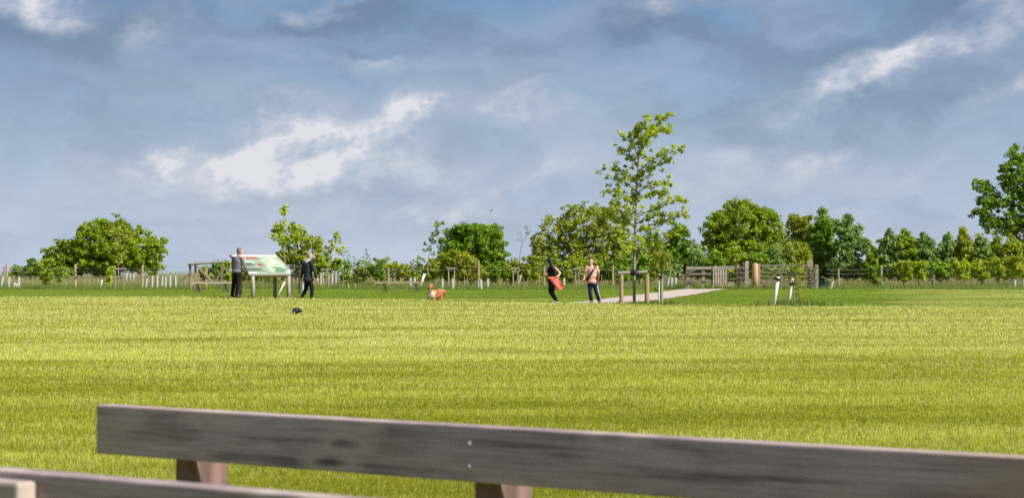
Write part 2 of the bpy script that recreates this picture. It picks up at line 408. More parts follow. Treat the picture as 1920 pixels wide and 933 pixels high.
# path: a sheet of pale gravel 4 mm above the lawn
cl = [(-22, 79), (-14, 77.5), (-8, 73.6), (-3, 70.4), (-0.9, 70.9), (0.7, 72.0), (2.3, 73.3), (3.9, 77), (4.9, 82), (6.1, 88), (7.4, 94), (8.7, 100), (10.0, 106), (11.2, 112), (13, 120), (16, 135)]
def smooth_path(P, n):
    P = [np.array(p, float) for p in P]; out = []
    for i in range(len(P)-1):
        p0 = P[max(i-1, 0)]; p1 = P[i]; p2 = P[i+1]; p3 = P[min(i+2, len(P)-1)]
        for k in range(n):
            t = k/n; out.append(.5*((2*p1)+(-p0+p2)*t+(2*p0-5*p1+4*p2-p3)*t*t+(-p0+3*p1-3*p2+p3)*t**3))
    out.append(P[-1]); return np.array(out)
pc = smooth_path(cl, 14)
tg = np.gradient(pc, axis=0); tg /= np.linalg.norm(tg, axis=1)[:, None]; nm = np.stack([-tg[:, 1], tg[:, 0]], 1)
PV = []; K = 9
for i in range(len(pc)):
    for j in range(K):
        w = (j/(K-1)-.5)*2.5
        if j in (0, K-1): w += .12*math.sin(i*1.7+j)+.08*math.sin(i*.61)
        p = pc[i]+nm[i]*w; PV.append((p[0], p[1], ground(p[0], p[1])+.02))
pi = np.arange(len(pc)*K).reshape(-1, K)
PF = np.stack([pi[:-1, :-1], pi[1:, :-1], pi[1:, 1:], pi[:-1, 1:]], -1).reshape(-1, 4)[:, ::-1]
pm = raw_mesh('path', PV, PF, 4, None, True)
M['gravel'] = mat_plain('pale_gravel', (.56, .45, .37), .95, .35, 9, bump=.3, spec=.1)
tag(link('path', pm, M['gravel']), kind='structure')

# ------------------------------------------------------------------ grass
def blades(n, Dmin, Dmax, px0, px1, hfun, wfun, cfun, seg3, keep=None, lean=.35, dens_pow=1.0, seed=1):
    g_ = np.random.default_rng(seed)
    # uniform per screen pixel: row-uniform -> D = k/(row-HZ)
    if dens_pow == 'row':
        r0, r1 = 1/Dmax, 1/Dmin; D = 1/(r0+(r1-r0)*g_.random(n))
    else: D = Dmin+(Dmax-Dmin)*g_.random(n)
    px = px0+(px1-px0)*g_.random(n)
    x = (px-960)/F*D; y = D
    if keep is not None:
        k = keep(x, y); x = x[k]; y = y[k]
    n = len(x); z = gz(x, y)
    h = hfun(x, y, g_); w = wfun(x, y)
    a = g_.random(n)*math.pi; ux, uy = np.cos(a)*w/2, np.sin(a)*w/2*.6
    la = g_.random(n)*2*math.pi; lm = h*lean*g_.random(n)
    lx, ly = np.cos(la)*lm+.06*h, np.sin(la)*lm
    c0, c1_ = cfun(x, y, g_)
    z0 = z-.01
    if seg3:
        V = np.empty((n, 5, 3)); m = .55
        V[:, 0] = np.stack([x-ux, y-uy, z0], 1); V[:, 1] = np.stack([x+ux, y+uy, z0], 1)
        V[:, 2] = np.stack([x-ux*.8+lx*.3, y-uy*.8+ly*.3, z+h*m], 1); V[:, 3] = np.stack([x+ux*.8+lx*.3, y+uy*.8+ly*.3, z+h*m], 1)
        V[:, 4] = np.stack([x+lx, y+ly, z+h], 1)
        o = np.arange(n)[:, None]*5
        Fc = np.concatenate([o+[0, 1, 3], o+[0, 3, 2], o+[2, 3, 4]], 0)
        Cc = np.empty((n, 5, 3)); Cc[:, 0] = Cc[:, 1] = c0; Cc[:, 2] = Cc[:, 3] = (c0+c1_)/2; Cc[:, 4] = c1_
    else:
        V = np.empty((n, 3, 3))
        V[:, 0] = np.stack([x-ux, y-uy, z0], 1); V[:, 1] = np.stack([x+ux, y+uy, z0], 1); V[:, 2] = np.stack([x+lx, y+ly, z+h], 1)
        Fc = np.arange(n)[:, None]*3+[0, 1, 2]
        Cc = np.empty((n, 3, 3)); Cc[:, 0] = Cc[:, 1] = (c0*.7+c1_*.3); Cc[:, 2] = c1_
    return V.reshape(-1, 3), Fc, Cc.reshape(-1, 3)
def merge(parts):
    V = []; Fc = []; Cc = []; o = 0
    for v, f, c in parts: V.append(v); Fc.append(f+o); Cc.append(c); o += len(v)
    return np.concatenate(V), np.concatenate(Fc), np.concatenate(Cc)
def stripe(x, y):
    s = .5+.5*np.sin(y*2*np.pi/5.2+2.2*fbm(x*.05, y*.1)*2+1.0)
    n = fbm(x*.16, y*.55); n2 = fbm(x*.5+3, y*1.6)
    return np.clip(.30*s+1.15*(n-.5)+1.4*(n2-.5)+.50-.32*(1-sstep(15, 24, y)), 0, 1)
def field_col(x, y, g_):
    t = stripe(x, y); n = len(x)
    near = (1-sstep(14, 34, y))
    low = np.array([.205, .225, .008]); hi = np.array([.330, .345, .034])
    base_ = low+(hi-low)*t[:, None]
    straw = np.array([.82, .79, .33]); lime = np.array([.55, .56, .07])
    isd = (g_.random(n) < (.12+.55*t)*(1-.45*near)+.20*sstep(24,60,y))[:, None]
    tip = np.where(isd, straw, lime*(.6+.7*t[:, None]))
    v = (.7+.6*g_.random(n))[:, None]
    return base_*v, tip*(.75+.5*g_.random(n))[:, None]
inside = lambda x, y: y < edgeD(x, y)+.25*np.sin(x*1.3)+.15*(vnoise(x*3, y)-.5)
h_f = lambda x, y, g_: (.018+.030*g_.random(len(x)))*(1+.5*sstep(25, 55, y))*(.8+.4*stripe(x, y))
w_f = lambda x, y: np.maximum(.0038, .00030*y)
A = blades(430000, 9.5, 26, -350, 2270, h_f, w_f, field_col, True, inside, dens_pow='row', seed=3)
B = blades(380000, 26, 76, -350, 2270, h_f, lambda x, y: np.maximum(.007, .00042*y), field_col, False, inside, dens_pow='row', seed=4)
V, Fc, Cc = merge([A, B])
# bolder seed heads at the far rim so the edge is ragged
E1 = blades(26000, 50, 76, -300, 2220, lambda x, y, g_: (.05+.10*g_.random(len(x)))*(1-.6*np.exp(-((x-1.8)/3.0)**2)), lambda x, y: .012+0*x, field_col, False,
            lambda x, y: (np.abs(y-edgeD(x, y)) < 1.1), seed=5)
V, Fc, Cc = merge([(V, Fc, Cc), E1])
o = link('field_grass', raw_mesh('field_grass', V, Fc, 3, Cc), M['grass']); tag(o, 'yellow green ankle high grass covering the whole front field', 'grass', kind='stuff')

def lawn_col(x, y, g_):
    c = ground_colour(x, y); v = (.7+.6*g_.random(len(x)))[:, None]
    return c*v*1.05, c*v*1.45
offpath_pts = pc
def off_path(x, y):
    ok = np.ones(len(x), bool)
    for p in offpath_pts[::2]: ok &= ((x-p[0])**2+(y-p[1])**2) > 1.36**2
    return ok
Lw = blades(170000, 56, 112, -350, 2270, lambda x, y, g_: .018+.022*g_.random(len(x)), lambda x, y: .0004*y, lawn_col, False,
            lambda x, y: (y > edgeD(x, y)) & off_path(x, y), dens_pow='row', seed=6)
o = link('lawn_grass', raw_mesh('lawn_grass', *[Lw[0], Lw[1], 3, Lw[2]]), M['grass']); tag(o, 'short mown green lawn behind the front field', 'lawn', kind='stuff')

def verge_col(x, y, g_):
    n = len(x); t = fbm(x*.3, y*.3)
    base_ = np.array([.085, .155, .022])+np.array([.07, .05, .012])*t[:, None]
    tip = np.where((g_.random(n) < .25)[:, None], np.array([.36, .33, .13]), np.array([.17, .25, .04]))
    v = (.65+.7*g_.random(n))[:, None]; return base_*v, tip*v
def verge_keep(x, y):
    s = 110.5+1.6*np.sin(x*.35)+2*(vnoise(x*.4, y*0)-.5)
    return (y > s) & off_path(x, y)
Vg = blades(85000, 108, 126, -350, 2270, lambda x, y, g_: (.08+.22*g_.random(len(x)))*(.5+vnoise(x*.6, y*.6)), lambda x, y: .022+0*x, verge_col, False, verge_keep, seed=7)
o = link('verge_grass', raw_mesh('verge_grass', Vg[0], Vg[1], 3, Vg[2]), M['grass']); tag(o, 'rough green verge grass along the foot of the hedge', 'grass', kind='stuff')
def meadow_col(x, y, g_):
    n = len(x); base_ = np.array([.17, .19, .055])*np.ones((n, 1))
    tip = np.where((g_.random(n) < .6)[:, None], np.array([.46, .38, .22]), np.array([.30, .30, .11]))
    v = (.7+.6*g_.random(n))[:, None]; return base_*v, tip*v
Md = blades(70000, 124, 172, -350, 2270, lambda x, y, g_: (.22+.36*g_.random(len(x))), lambda x, y: .03+0*x, meadow_col, False, None, lean=.25, seed=8)
o = link('meadow_grass', raw_mesh('meadow_grass', Md[0], Md[1], 3, Md[2]), M['grass']); tag(o, 'tall straw coloured seeding meadow grass beyond the fence line', 'meadow grass', kind='stuff')
# tufts
def tuft_patch(px, D, rx, ry, n, h, seed):
    g_ = np.random.default_rng(seed); x = wx_(px, D)+rx*g_.normal(size=n)*.5; y = D+ry*g_.normal(size=n)*.5
    z = gz(x, y); hh = h*(.4+.8*g_.random(n)); a = g_.random(n)*math.pi; w = .018
    la = g_.random(n)*2*math.pi; lm = hh*.4*g_.random(n); c0, c1_ = verge_col(x, y, g_)
    V = np.empty((n, 3, 3)); V[:, 0] = np.stack([x-np.cos(a)*w, y-np.sin(a)*w, z], 1); V[:, 1] = np.stack([x+np.cos(a)*w, y+np.sin(a)*w, z], 1)
    V[:, 2] = np.stack([x+np.cos(la)*lm, y+np.sin(la)*lm, z+hh], 1)
    Cc = np.empty((n, 3, 3)); Cc[:, 0] = Cc[:, 1] = c0; Cc[:, 2] = c1_
    return V.reshape(-1, 3), np.arange(n)[:, None]*3+[0, 1, 2], Cc.reshape(-1, 3)
tf = merge([tuft_patch(px, D, rx, ry, n, h, 40+i) for i, (px, D, rx, ry, n, h) in enumerate([
    (1237, 73.5, .7, .5, 500, .16), (1190, 73, 1.0, .5, 350, .12), (1213, 72.8, .4, .4, 200, .14), (1455, 63, .9, .5, 350, .12), (1482, 68, 1.0, .7, 900, .22), (1510, 68.5, .8, .6, 500, .25),
    (1350, 109.3, 1.8, .5, 700, .28), (1385, 110.3, 1.6, .5, 400, .18), (1430, 110.3, 1.0, .5, 400, .25), (1285, 112, 1.0, .8, 600, .45), (474, 69.9, .3, .3, 60, .14), (541, 71.3, .3, .3, 60, .14)])])
o = link('rough_tufts', raw_mesh('rough_tufts', tf[0], tf[1], 3, tf[2]), M['grass']); tag(o, 'unmown green tufts around tree stakes and gate posts', 'grass', kind='stuff')

# ------------------------------------------------------------------ vegetation builder
PAL = {
 'dark':   ((0.050, 0.095, 0.011), (0.179, 0.258, 0.027)),
 'mid':    ((0.078, 0.151, 0.011), (0.302, 0.459, 0.036)),
 'fresh':  ((0.118, 0.190, 0.009), (0.392, 0.526, 0.031)),
 'olive':  ((0.151, 0.196, 0.011), (0.448, 0.515, 0.050)),
 'bronze': ((0.168, 0.185, 0.016), (0.459, 0.487, 0.056)),
 'grey':   ((0.106, 0.179, 0.039), (0.370, 0.526, 0.134)),
 'lime':   ((0.224, 0.291, 0.018), (0.571, 0.672, 0.073)),
}
def leaf_cloud(centres, radii, per, size, pal, g_, up=.5, tints=None):
    """centres (m,3), radii (m,) ; returns V,F,C of kite-shaped leaves, two triangles each"""
    m = len(centres); n = m*per
    ci = np.repeat(np.arange(m), per)
    d = g_.normal(size=(n, 3)); d /= np.linalg.norm(d, axis=1)[:, None]
    rr = g_.random(n)**.45
    off = d*(rr*radii[ci])[:, None]; off[:, 2] *= .75
    P = centres[ci]+off
    nrm = d*.9+g_.normal(size=(n, 3))*.6; nrm[:, 2] += up
    nrm /= np.linalg.norm(nrm, axis=1)[:, None]
    t = np.cross(nrm, g_.normal(size=(n, 3))); t /= np.linalg.norm(t, axis=1)[:, None]; b = np.cross(nrm, t)
    s = size*(.6+.8*g_.random(n))[:, None]
    V = np.empty((n, 4, 3)); fold = nrm*s*.16
    V[:, 0] = P-t*s*.55; V[:, 1] = P+b*s*.36-t*s*.05+fold; V[:, 2] = P+t*s*.6; V[:, 3] = P-b*s*.36-t*s*.05+fold
    o_ = np.arange(n)[:, None]*4
    Fc = np.concatenate([o_+[0, 1, 2], o_+[0, 2, 3]], 0)
    lo, hi_ = np.array(PAL[pal][0]), np.array(PAL[pal][1])
    ct = (g_.random(m) if tints is None else tints)[ci]
    tt = np.clip(.15+.55*ct+.35*(g_.random(n)-.3), 0, 1)[:, None]
    c = lo+(hi_-lo)*tt
    # a few leaves turn yellower
    y_ = (g_.random(n) < .06)[:, None]; c = np.where(y_, c*np.array([1.5, 1.15, 1.0]), c)
    return V.reshape(-1, 3), Fc, np.repeat(c, 4, 0)
def branches_mb(root, targets, trunk_pts, r0, g_, r_tip=.012, n=5):
    mb = MB()
    tp = [Vector(p) for p in trunk_pts]; L_ = len(tp)
    mb.tube(tp, [r0*(1-.8*i/(L_-1)) for i in range(L_)], 7)
    for t in targets:
        t = Vector(t)
        # leave the trunk well below the target
        best = None
        for k in range(1, L_):
            for q in (0, .5):
                p = tp[k-1].lerp(tp[k], q); dz = t.z-p.z; dh = math.hypot(t.x-p.x, t.y-p.y)
                sc = abs(dz-.75*dh)+.15*dh
                if best is None or sc < best[0]: best = (sc, p, (k-1+q)/(L_-1))
        p = best[1]; rr = r0*(1-.8*best[2])*.36
        mid = p.lerp(t, .5)+Vector((g_.normal()*.06, g_.normal()*.06, .10*(t-p).length))*1.0
        q1 = p.lerp(mid, .5)+Vector((g_.normal()*.04, g_.normal()*.04, -.02)); q2 = mid.lerp(t, .5)+Vector((g_.normal()*.05, g_.normal()*.05, .02))
        mb.tube([p, q1, mid, q2, t], [rr, rr*.8, rr*.6, rr*.4, max(r_tip, rr*.2)], n, cap=False)
    return mb
VEG = 0
def crown_plant(name, label, cat, px, D, lobes, pal='mid', dens=1.0, leaf=.17, clump=.28, per=22, group=None, trunk_r=.12, depth=1.0, bark='bark', trunk_top=None, limbs=18, up=.5, parts=True, pals=None, spike=.24):
    """lobes: (px, row, rx, ry) in photo pixels at distance D, turned into ellipsoids with real depth"""
    global VEG; VEG += 1
    g_ = np.random.default_rng(1000+VEG*7)
    base_ = foot(px, D); k = D/F
    cen = []; 
    for (cx, cy, rx, ry) in lobes:
        c = at(cx, cy, D); a = rx*k; h = ry*k; dpt = max(min(a, 3.2), h*.6)*depth
        nn = max(4, int(dens*11.5*(a*h+a*dpt*.7+h*dpt*.7)/(clump**2*8.5)))
        d = g_.normal(size=(nn, 3)); d /= np.linalg.norm(d, axis=1)[:, None]
        r = (.35+.65*g_.random(nn)**.6); r = r*(1+spike*g_.normal(size=nn)*.5)
        # keep clumps inside silhouette: shrink by clump radius
        sc = np.array([max(a-clump*.25, a*.8), max(dpt-clump*.4, .1), max(h-clump*.3, h*.75)])
        off = d*r[:, None]*sc
        off[:, 1] += g_.normal()*.15*dpt
        cen.append(np.array(c)+off)
    cen = np.concatenate(cen)
    gzz = gz(cen[:, 0], cen[:, 1]); cen[:, 2] = np.maximum(cen[:, 2], gzz+clump*.5)
    rad = clump*(.6+.7*g_.random(len(cen)))
    tint = np.clip(.5+.9*(fbm(cen[:, 0]*.55+VEG, cen[:, 2]*.75+cen[:, 1]*.3)-.5)*2*.6+.35*(g_.random(len(cen))-.5), 0, 1)
    V, Fc, Cc = leaf_cloud(cen, rad, per, leaf, pal, g_, up, tint)
    root = empty(name, base_, label, cat, group)
    V = V-np.array(base_)
    link('crown', raw_mesh('crown', V, Fc, 3, Cc), M['leaf'], root)
    top = trunk_top if trunk_top else min(l[1] for l in lobes)+6
    tz = CAMZ-(top-HZ)*k
    tp = []
    H = tz-base_.z; cx_ = np.average([l[0] for l in lobes], weights=[l[2]*l[3] for l in lobes]); xt = wx_(cx_, D)
    for i in range(6):
        t = i/5; tp.append(Vector((base_.x+(xt-base_.x)*t*.6+g_.normal()*.04*H*t*.4, D+g_.normal()*.03*H*t, base_.z-.05+H*t)))
    ids = g_.choice(len(cen), min(limbs, len(cen)), replace=False)
    mb = branches_mb(root, [cen[i] for i in ids], tp, trunk_r, g_)
    mb.build('trunk', M[bark], root, smooth=True)
    return root
def path_plant(name, label, cat, px, D, stems, lumps=None, pal='lime', leaf=.10, clump=.14, per=14, step=.2, r0=.04, bark='bark_pale', group=None, seed=0, start=.25, dspread=.6, twig=.22, skip=.0, xdens=1.0):
    """stems: list of polylines in photo pixels; first is the trunk. leaf clusters sit along the outer part of each stem"""
    g_ = np.random.default_rng(500+seed); k = D/F; base_ = foot(px, D)
    root = empty(name, base_, label, cat, group); mb = MB(); cl_ = []; rd = []
    for si, st in enumerate(stems):
        dy = g_.normal()*dspread if si else 0
        pts = smooth_path([(p[0], p[1]) for p in st], 5); Ln = len(pts)
        W3 = []
        for i, p in enumerate(pts):
            t = i/(Ln-1); q = at(p[0], p[1], D+ (dy*t)); W3.append(q)
        if si == 0: W3[0].z = base_.z-.05
        ra = r0*(1 if si == 0 else .42); mb.tube(W3, [max(.008, ra*(1-.82*i/(Ln-1))) for i in range(Ln)], 7 if si == 0 else 5, cap=True)
        s0 = st[0][2] if len(st[0]) > 2 else (start if si else .5)
        tot = sum((W3[i+1]-W3[i]).length for i in range(Ln-1)); nn = max(2, int(tot*(1-s0)/step*xdens))
        for j in range(nn):
            t = s0+(1-s0)*(j+g_.random()*.8)/nn
            if g_.random() < skip: continue
            f = min(t, .999)*(Ln-1); i = int(f); p = W3[i].lerp(W3[i+1], f-i)
            tl = twig*(.3+g_.random()); d = Vector((g_.normal(), g_.normal(), g_.normal()*.7+.25)).normalized()
            if t > .95: tl *= .2
            q = p+d*tl
            if tl > .08: mb.tube([p, p.lerp(q, .5)+Vector((0, 0, -.01)), q], [.010, .007, .005], 3, cap=False)
            cl_.append(q); rd.append(clump*(.55+.8*g_.random()))
    for (cx, cy, rx, ry, n) in (lumps or []):
        for j in range(n):
            d = g_.normal(size=3)*.5; c = at(cx+d[0]*rx, cy+d[2]*ry, D+d[1]*rx*k); cl_.append(c); rd.append(clump*(.6+.8*g_.random()))
    V, Fc, Cc = leaf_cloud(np.array([tuple(c) for c in cl_]), np.array(rd), per, leaf, pal, g_, .6)
    link('crown', raw_mesh('crown', V-np.array(base_), Fc, 3, Cc), M['leaf'], root)
    mb.build('trunk', M[bark], root, smooth=True)
    return root

#@@VEG
# ---- hero: the staked young tree
path_plant('young_tree', 'tall thin staked young tree with sparse lime leaves beside the gravel path', 'tree', 1189.5, 73, [
    [(1189.5, 570, .42), (1189, 520), (1190, 470), (1191, 430), (1192, 390), (1194, 350), (1197, 310), (1198, 280), (1196, 255), (1195, 238)],
    [(1197, 300), (1208, 272), (1218, 248), (1232, 232), (1246, 222), (1260, 213)],
    [(1200, 285), (1214, 262), (1228, 248), (1244, 244), (1256, 246)],
    [(1197, 295), (1188, 275), (1178, 262), (1168, 254)], [(1196, 310), (1182, 295), (1170, 285), (1160, 282)],
    [(1198, 270), (1202, 250), (1212, 228), (1218, 222)],
    [(1196, 322), (1216, 305), (1240, 292), (1262, 284), (1279, 281)], [(1196, 335), (1214, 318), (1236, 308), (1254, 300)],
    [(1194, 345), (1172, 325), (1152, 318), (1132, 316)], [(1194, 360), (1176, 345), (1158, 338), (1136, 334)],
    [(1194, 362), (1214, 350), (1238, 345), (1258, 347)], [(1193, 378), (1212, 366), (1232, 362), (1246, 364)],
    [(1193, 385), (1172, 368), (1152, 360), (1134, 360)], [(1192, 400), (1172, 390), (1156, 384), (1142, 380)],
    [(1192, 408), (1216, 396), (1242, 386), (1266, 376), (1284, 378)], [(1192, 420), (1212, 410), (1234, 404), (1252, 402)],
    [(1191, 425), (1170, 415), (1152, 410), (1140, 398)], [(1191, 440), (1172, 436), (1156, 432)],
    [(1191, 450), (1212, 440), (1232, 424), (1252, 414), (1272, 404), (1286, 407)],
    [(1191, 478), (1206, 474), (1224, 466), (1240, 450), (1256, 434), (1274, 428)], [(1191, 470), (1206, 458), (1222, 446)],
    [(1191, 462), (1176, 455), (1164, 452)], [(1195, 330), (1205, 330), (1215, 335)], [(1193,375), (1184,372), (1178,380)], [(1191,455), (1200,450), (1212,456)], [(1190,472), (1178,466), (1168,470)], [(1191,436), (1204,428), (1216,430)], [(1192,398), (1180,402), (1170,408)]],
    pal='lime', leaf=.082, clump=.12, per=24, step=.068, r0=.062, bark='bark_pale', seed=3, start=.22, dspread=.6, twig=.27, skip=.05, xdens=1.2)

path_plant('sapling', 'narrow staked sapling with willowy upright leaves just right of the tall young tree', 'sapling', 1237, 73.6, [
    [(1237, 567, .45), (1237, 540), (1238, 510), (1237, 480), (1239, 455)],
    [(1237, 522), (1230, 500), (1226, 475), (1229, 455)], [(1238, 520), (1246, 500), (1252, 480), (1254, 468)], [(1237, 505), (1240, 480), (1244, 458)], [(1237, 510), (1232, 490), (1234, 460)],
    [(1236, 515), (1224, 502), (1218, 490)], [(1238, 512), (1252, 502), (1258, 492)], [(1236, 552, .4), (1231, 545), (1227, 546)]],
    pal='olive', leaf=.085, clump=.10, per=12, step=.08, r0=.03, seed=5, start=.05, dspread=.15, twig=.16)
path_plant('sapling', 'whippy bright green sapling growing behind the shorter leaning white stake', 'sapling', 1489, 68, [
    [(1489, 566, .2), (1489, 540), (1488, 510), (1490, 480), (1487, 455)],
    [(1489, 545), (1498, 525), (1505, 505), (1502, 488)], [(1489, 555), (1500, 548), (1510, 540), (1513, 525)], [(1489, 540), (1482, 515), (1484, 495)],
    [(1490, 560), (1502, 560), (1512, 555)], [(1489, 530), (1496, 510), (1500, 492)], [(1489, 560), (1498, 552), (1500, 535)]],
    pal='olive', leaf=.075, clump=.10, per=9, step=.10, r0=.018, seed=6, start=.1, dspread=.25, twig=.15)
path_plant('sapling', 'almost bare wispy sapling beside the taller leaning white stake', 'sapling', 1462, 65, [
    [(1463, 566, .3), (1462, 540), (1463, 505), (1461, 470), (1463, 445)], [(1463, 540), (1467, 525), (1464, 510)]],
    pal='olive', leaf=.06, clump=.07, per=4, step=.16, r0=.012, seed=7, dspread=.1, twig=.10)

# ---- the trees of the skyline
crown_plant('broad_tree', 'broad dome shaped dark green tree at the left end of the skyline', 'tree', 196, 150,
    [(195,455,66,40),(130,480,44,30),(240,450,46,34),(285,475,26,30),(108,492,24,18),(250,487,52,20),(185,428,40,20),(160,480,50,28),(225,428,26,18),(298,455,16,12),(212,478,60,28),(120,462,22,18),(190,500,60,16),(270,502,36,14),(140,502,36,14)],
    'fresh', 1.25, .19, .30, 26, trunk_r=.2, limbs=24, trunk_top=440)
crown_plant('hedge_shrub', 'low rounded shrub at the far left, left of the broad dome tree', 'shrub', 48, 152, [(45,510,24,16),(62,504,20,18),(30,515,14,12)], 'mid', 1.3, .2, .3, 24, limbs=6, trunk_r=.06)
crown_plant('hedge_shrub', 'bushy shrub against the left flank of the broad dome tree', 'shrub', 90, 148, [(90,502,26,20),(108,510,22,18),(76,510,22,16),(125,512,20,14)], 'fresh', 1.3, .2, .3, 24, limbs=6, trunk_r=.06)
path_plant('sapling', 'thin bronze leaved sapling standing in front of the broad dome tree', 'sapling', 222, 117, [
    [(222,540,.3),(222,500),(221,460),(222,425),(214,402)],[(222,470),(215,450),(210,435)],[(222,465),(230,445),(236,432)],[(222,450),(218,430),(206,420)],[(222,455),(240,445),(252,438)],[(222,490),(232,475),(240,465)]],
    pal='bronze', leaf=.14, clump=.22, per=10, step=.18, r0=.035, seed=9, start=.2, dspread=.4, bark='bark_pale')
crown_plant('young_shrub', 'small leafy bush growing beside the left orange wire fence post', 'bush', 86, 112, [(86,522,12,11),(92,512,8,8),(80,515,7,8)], 'fresh', 1.3, .12, .16, 20, limbs=5, trunk_r=.025)
crown_plant('young_shrub', 'slender leafy bush left of the stake frame near the broad dome tree', 'bush', 206, 112, [(206,515,7,12),(210,505,6,7),(204,530,5,8)], 'lime', 1.2, .12, .15, 18, limbs=4, trunk_r=.02)
crown_plant('young_shrub', 'tiny dark bush low in the verge between the orange fence posts', 'bush', 111, 114, [(111,526,6,6)], 'mid', 1.5, .1, .13, 18, limbs=3, trunk_r=.02)
crown_plant('hedge_shrub', 'low dark shrub behind the timber frame on the left', 'shrub', 392, 134, [(392,512,22,17),(410,505,16,16)], 'grey', 1.2, .2, .28, 24, limbs=6, trunk_r=.05)
crown_plant('hedge_shrub', 'leafy shrub just behind the standing man in the grey jumper', 'shrub', 428, 128, [(428,505,13,22),(418,522,14,12)], 'olive', 1.2, .17, .25, 24, limbs=6, trunk_r=.05)
crown_plant('hedge_shrub', 'low shrub under the left half of the information board', 'shrub', 470, 130, [(470,520,24,12),(456,510,12,12)], 'mid', 1.2, .17, .25, 24, limbs=6, trunk_r=.05)
crown_plant('hedge_shrub', 'low shrub under the right half of the information board', 'shrub', 512, 130, [(512,520,22,13),(528,512,14,12)], 'olive', 1.2, .17, .25, 24, limbs=6, trunk_r=.05)
crown_plant('loose_tree', 'loose crowned olive tree rising behind the information board', 'tree', 556, 136, [(552,470,34,30),(585,455,22,22),(540,500,36,24),(526,485,20,22),(578,490,26,24),(565,440,22,14),(600,470,10,14)],
    'olive', .85, .2, .3, 20, trunk_r=.14, limbs=26, trunk_top=445)
path_plant('sapling', 'tall lime leaved sapling poking highest above the information board', 'sapling', 534, 114, [
    [(534,540,.35),(534,490),(531,450),(530,425),(533,400),(531,390)],[(531,450),(522,435),(516,422)],[(531,448),(545,435),(556,425)],[(531,460),(520,448),(513,442)],[(532,465),(548,455),(562,446)],[(530,440),(540,425),(545,415)]],
    [(520,428,9,9,14),(550,428,11,8,16),(531,443,18,8,16),(532,396,4,6,5)], pal='lime', leaf=.16, clump=.2, per=12, step=.24, r0=.04, seed=12, dspread=.3)
crown_plant('hedge_shrub', 'bright rounded bush right behind the walker in the dark jacket', 'shrub', 612, 130, [(608,490,20,18),(628,500,15,18),(600,505,20,18),(636,490,8,8)], 'fresh', 1.25, .17, .26, 26, limbs=8, trunk_r=.06)
path_plant('sapling', 'crooked lime leaved sapling leaning right above the bush behind the walker', 'sapling', 610, 120, [
    [(612,535,.45),(614,500),(620,475),(627,455),(634,435)],[(621,472),(614,462)],[(625,462),(636,466),(643,470)],[(630,448),(638,455)],[(616,480),(610,475)]],
    [(632,442,4,7,6),(638,470,5,4,4),(622,462,6,8,6)], pal='lime', leaf=.15, clump=.17, per=12, step=.22, r0=.03, seed=13, dspread=.2)
crown_plant('hedge_shrub', 'narrow upright shrub among the pale stakes right of the walker', 'shrub', 651, 122, [(651,505,9,16),(648,520,12,12)], 'mid', 1.2, .15, .2, 22, limbs=5, trunk_r=.04)
for i, (px, top, lab) in enumerate([(650, 462, 'first'), (662, 478, 'second'), (672, 487, 'third'), (686, 466, 'fourth')]):
    path_plant('bare_sapling', '%s from the left of four thin whippy saplings between walker and low hedge' % lab, 'sapling', px, 124, [
        [(px,540,.3),(px-1,510),(px+1,490),(px,top)],[(px,515),(px-5,495),(px-6,top+14)],[(px,512),(px+5,495),(px+7,top+16)],[(px,505),(px+3,490),(px+3,top+6)]],
        pal='grey', leaf=.09, clump=.1, per=4 if i != 3 else 9, step=.22, r0=.022, seed=20+i, dspread=.15, twig=.12, bark='bark', group='thin bare saplings right of the walker')
for px, D, lb, pal, lab in [
    (668,127,[(668,520,14,12),(660,526,12,8)],'mid','lowest shrub between the thin bare saplings and the low hedge'),
    (683,126,[(683,504,18,19),(676,516,16,14)],'olive','first olive shrub of the low hedge behind the right plank bench'),
    (706,124,[(706,502,18,20),(712,516,18,14)],'mid','taller middle shrub of the low hedge behind the right plank bench'),
    (736,126,[(730,500,20,18),(744,508,18,18)],'olive','wide hawthorn shrub above the middle of the right plank bench'),
    (762,125,[(760,508,17,18),(774,516,16,14)],'bronze','small bronze shrub above the right end of the plank bench')]:
    crown_plant('hedge_shrub', lab, 'shrub', px, D, lb, pal, 1.1, .15, .22, 22, limbs=7, trunk_r=.04, group='low hedge behind the right plank bench')
path_plant('sapling', 'short spiky grey green sapling standing left of the dense round tree', 'sapling', 784, 125, [
    [(784,530,.3),(784,505),(783,485)],[(784,515),(777,500),(775,488)],[(784,512),(790,498),(792,484)],[(784,505),(787,492),(787,480)]], pal='grey', leaf=.13, clump=.14, per=9, step=.14, r0=.025, seed=31, dspread=.2)
path_plant('sapling', 'sparse leaning sapling sticking out left of the dense round tree', 'sapling', 801, 126, [
    [(801,520,.35),(803,490),(807,465),(814,440),(821,415)],[(806,468),(798,455),(797,447)],[(809,458),(818,452)],[(812,448),(806,438)],[(816,435),(826,436),(829,434)],[(818,425),(830,417)],[(807,462),(800,470),(797,466)],[(812,445),(820,440)]],
    pal='mid', leaf=.17, clump=.16, per=8, step=.20, r0=.035, seed=32, dspread=.3, skip=.15)
crown_plant('dense_tree', 'dense round dark green tree in the middle of the skyline', 'tree', 895, 142,
    [(890,458,50,36),(852,462,30,32),(925,462,28,38),(885,435,42,18),(932,488,24,22),(845,485,28,22),(900,492,44,20),(920,435,28,16),(855,440,22,16)], 'mid', 1.7, .17, .29, 28, trunk_r=.22, limbs=20)
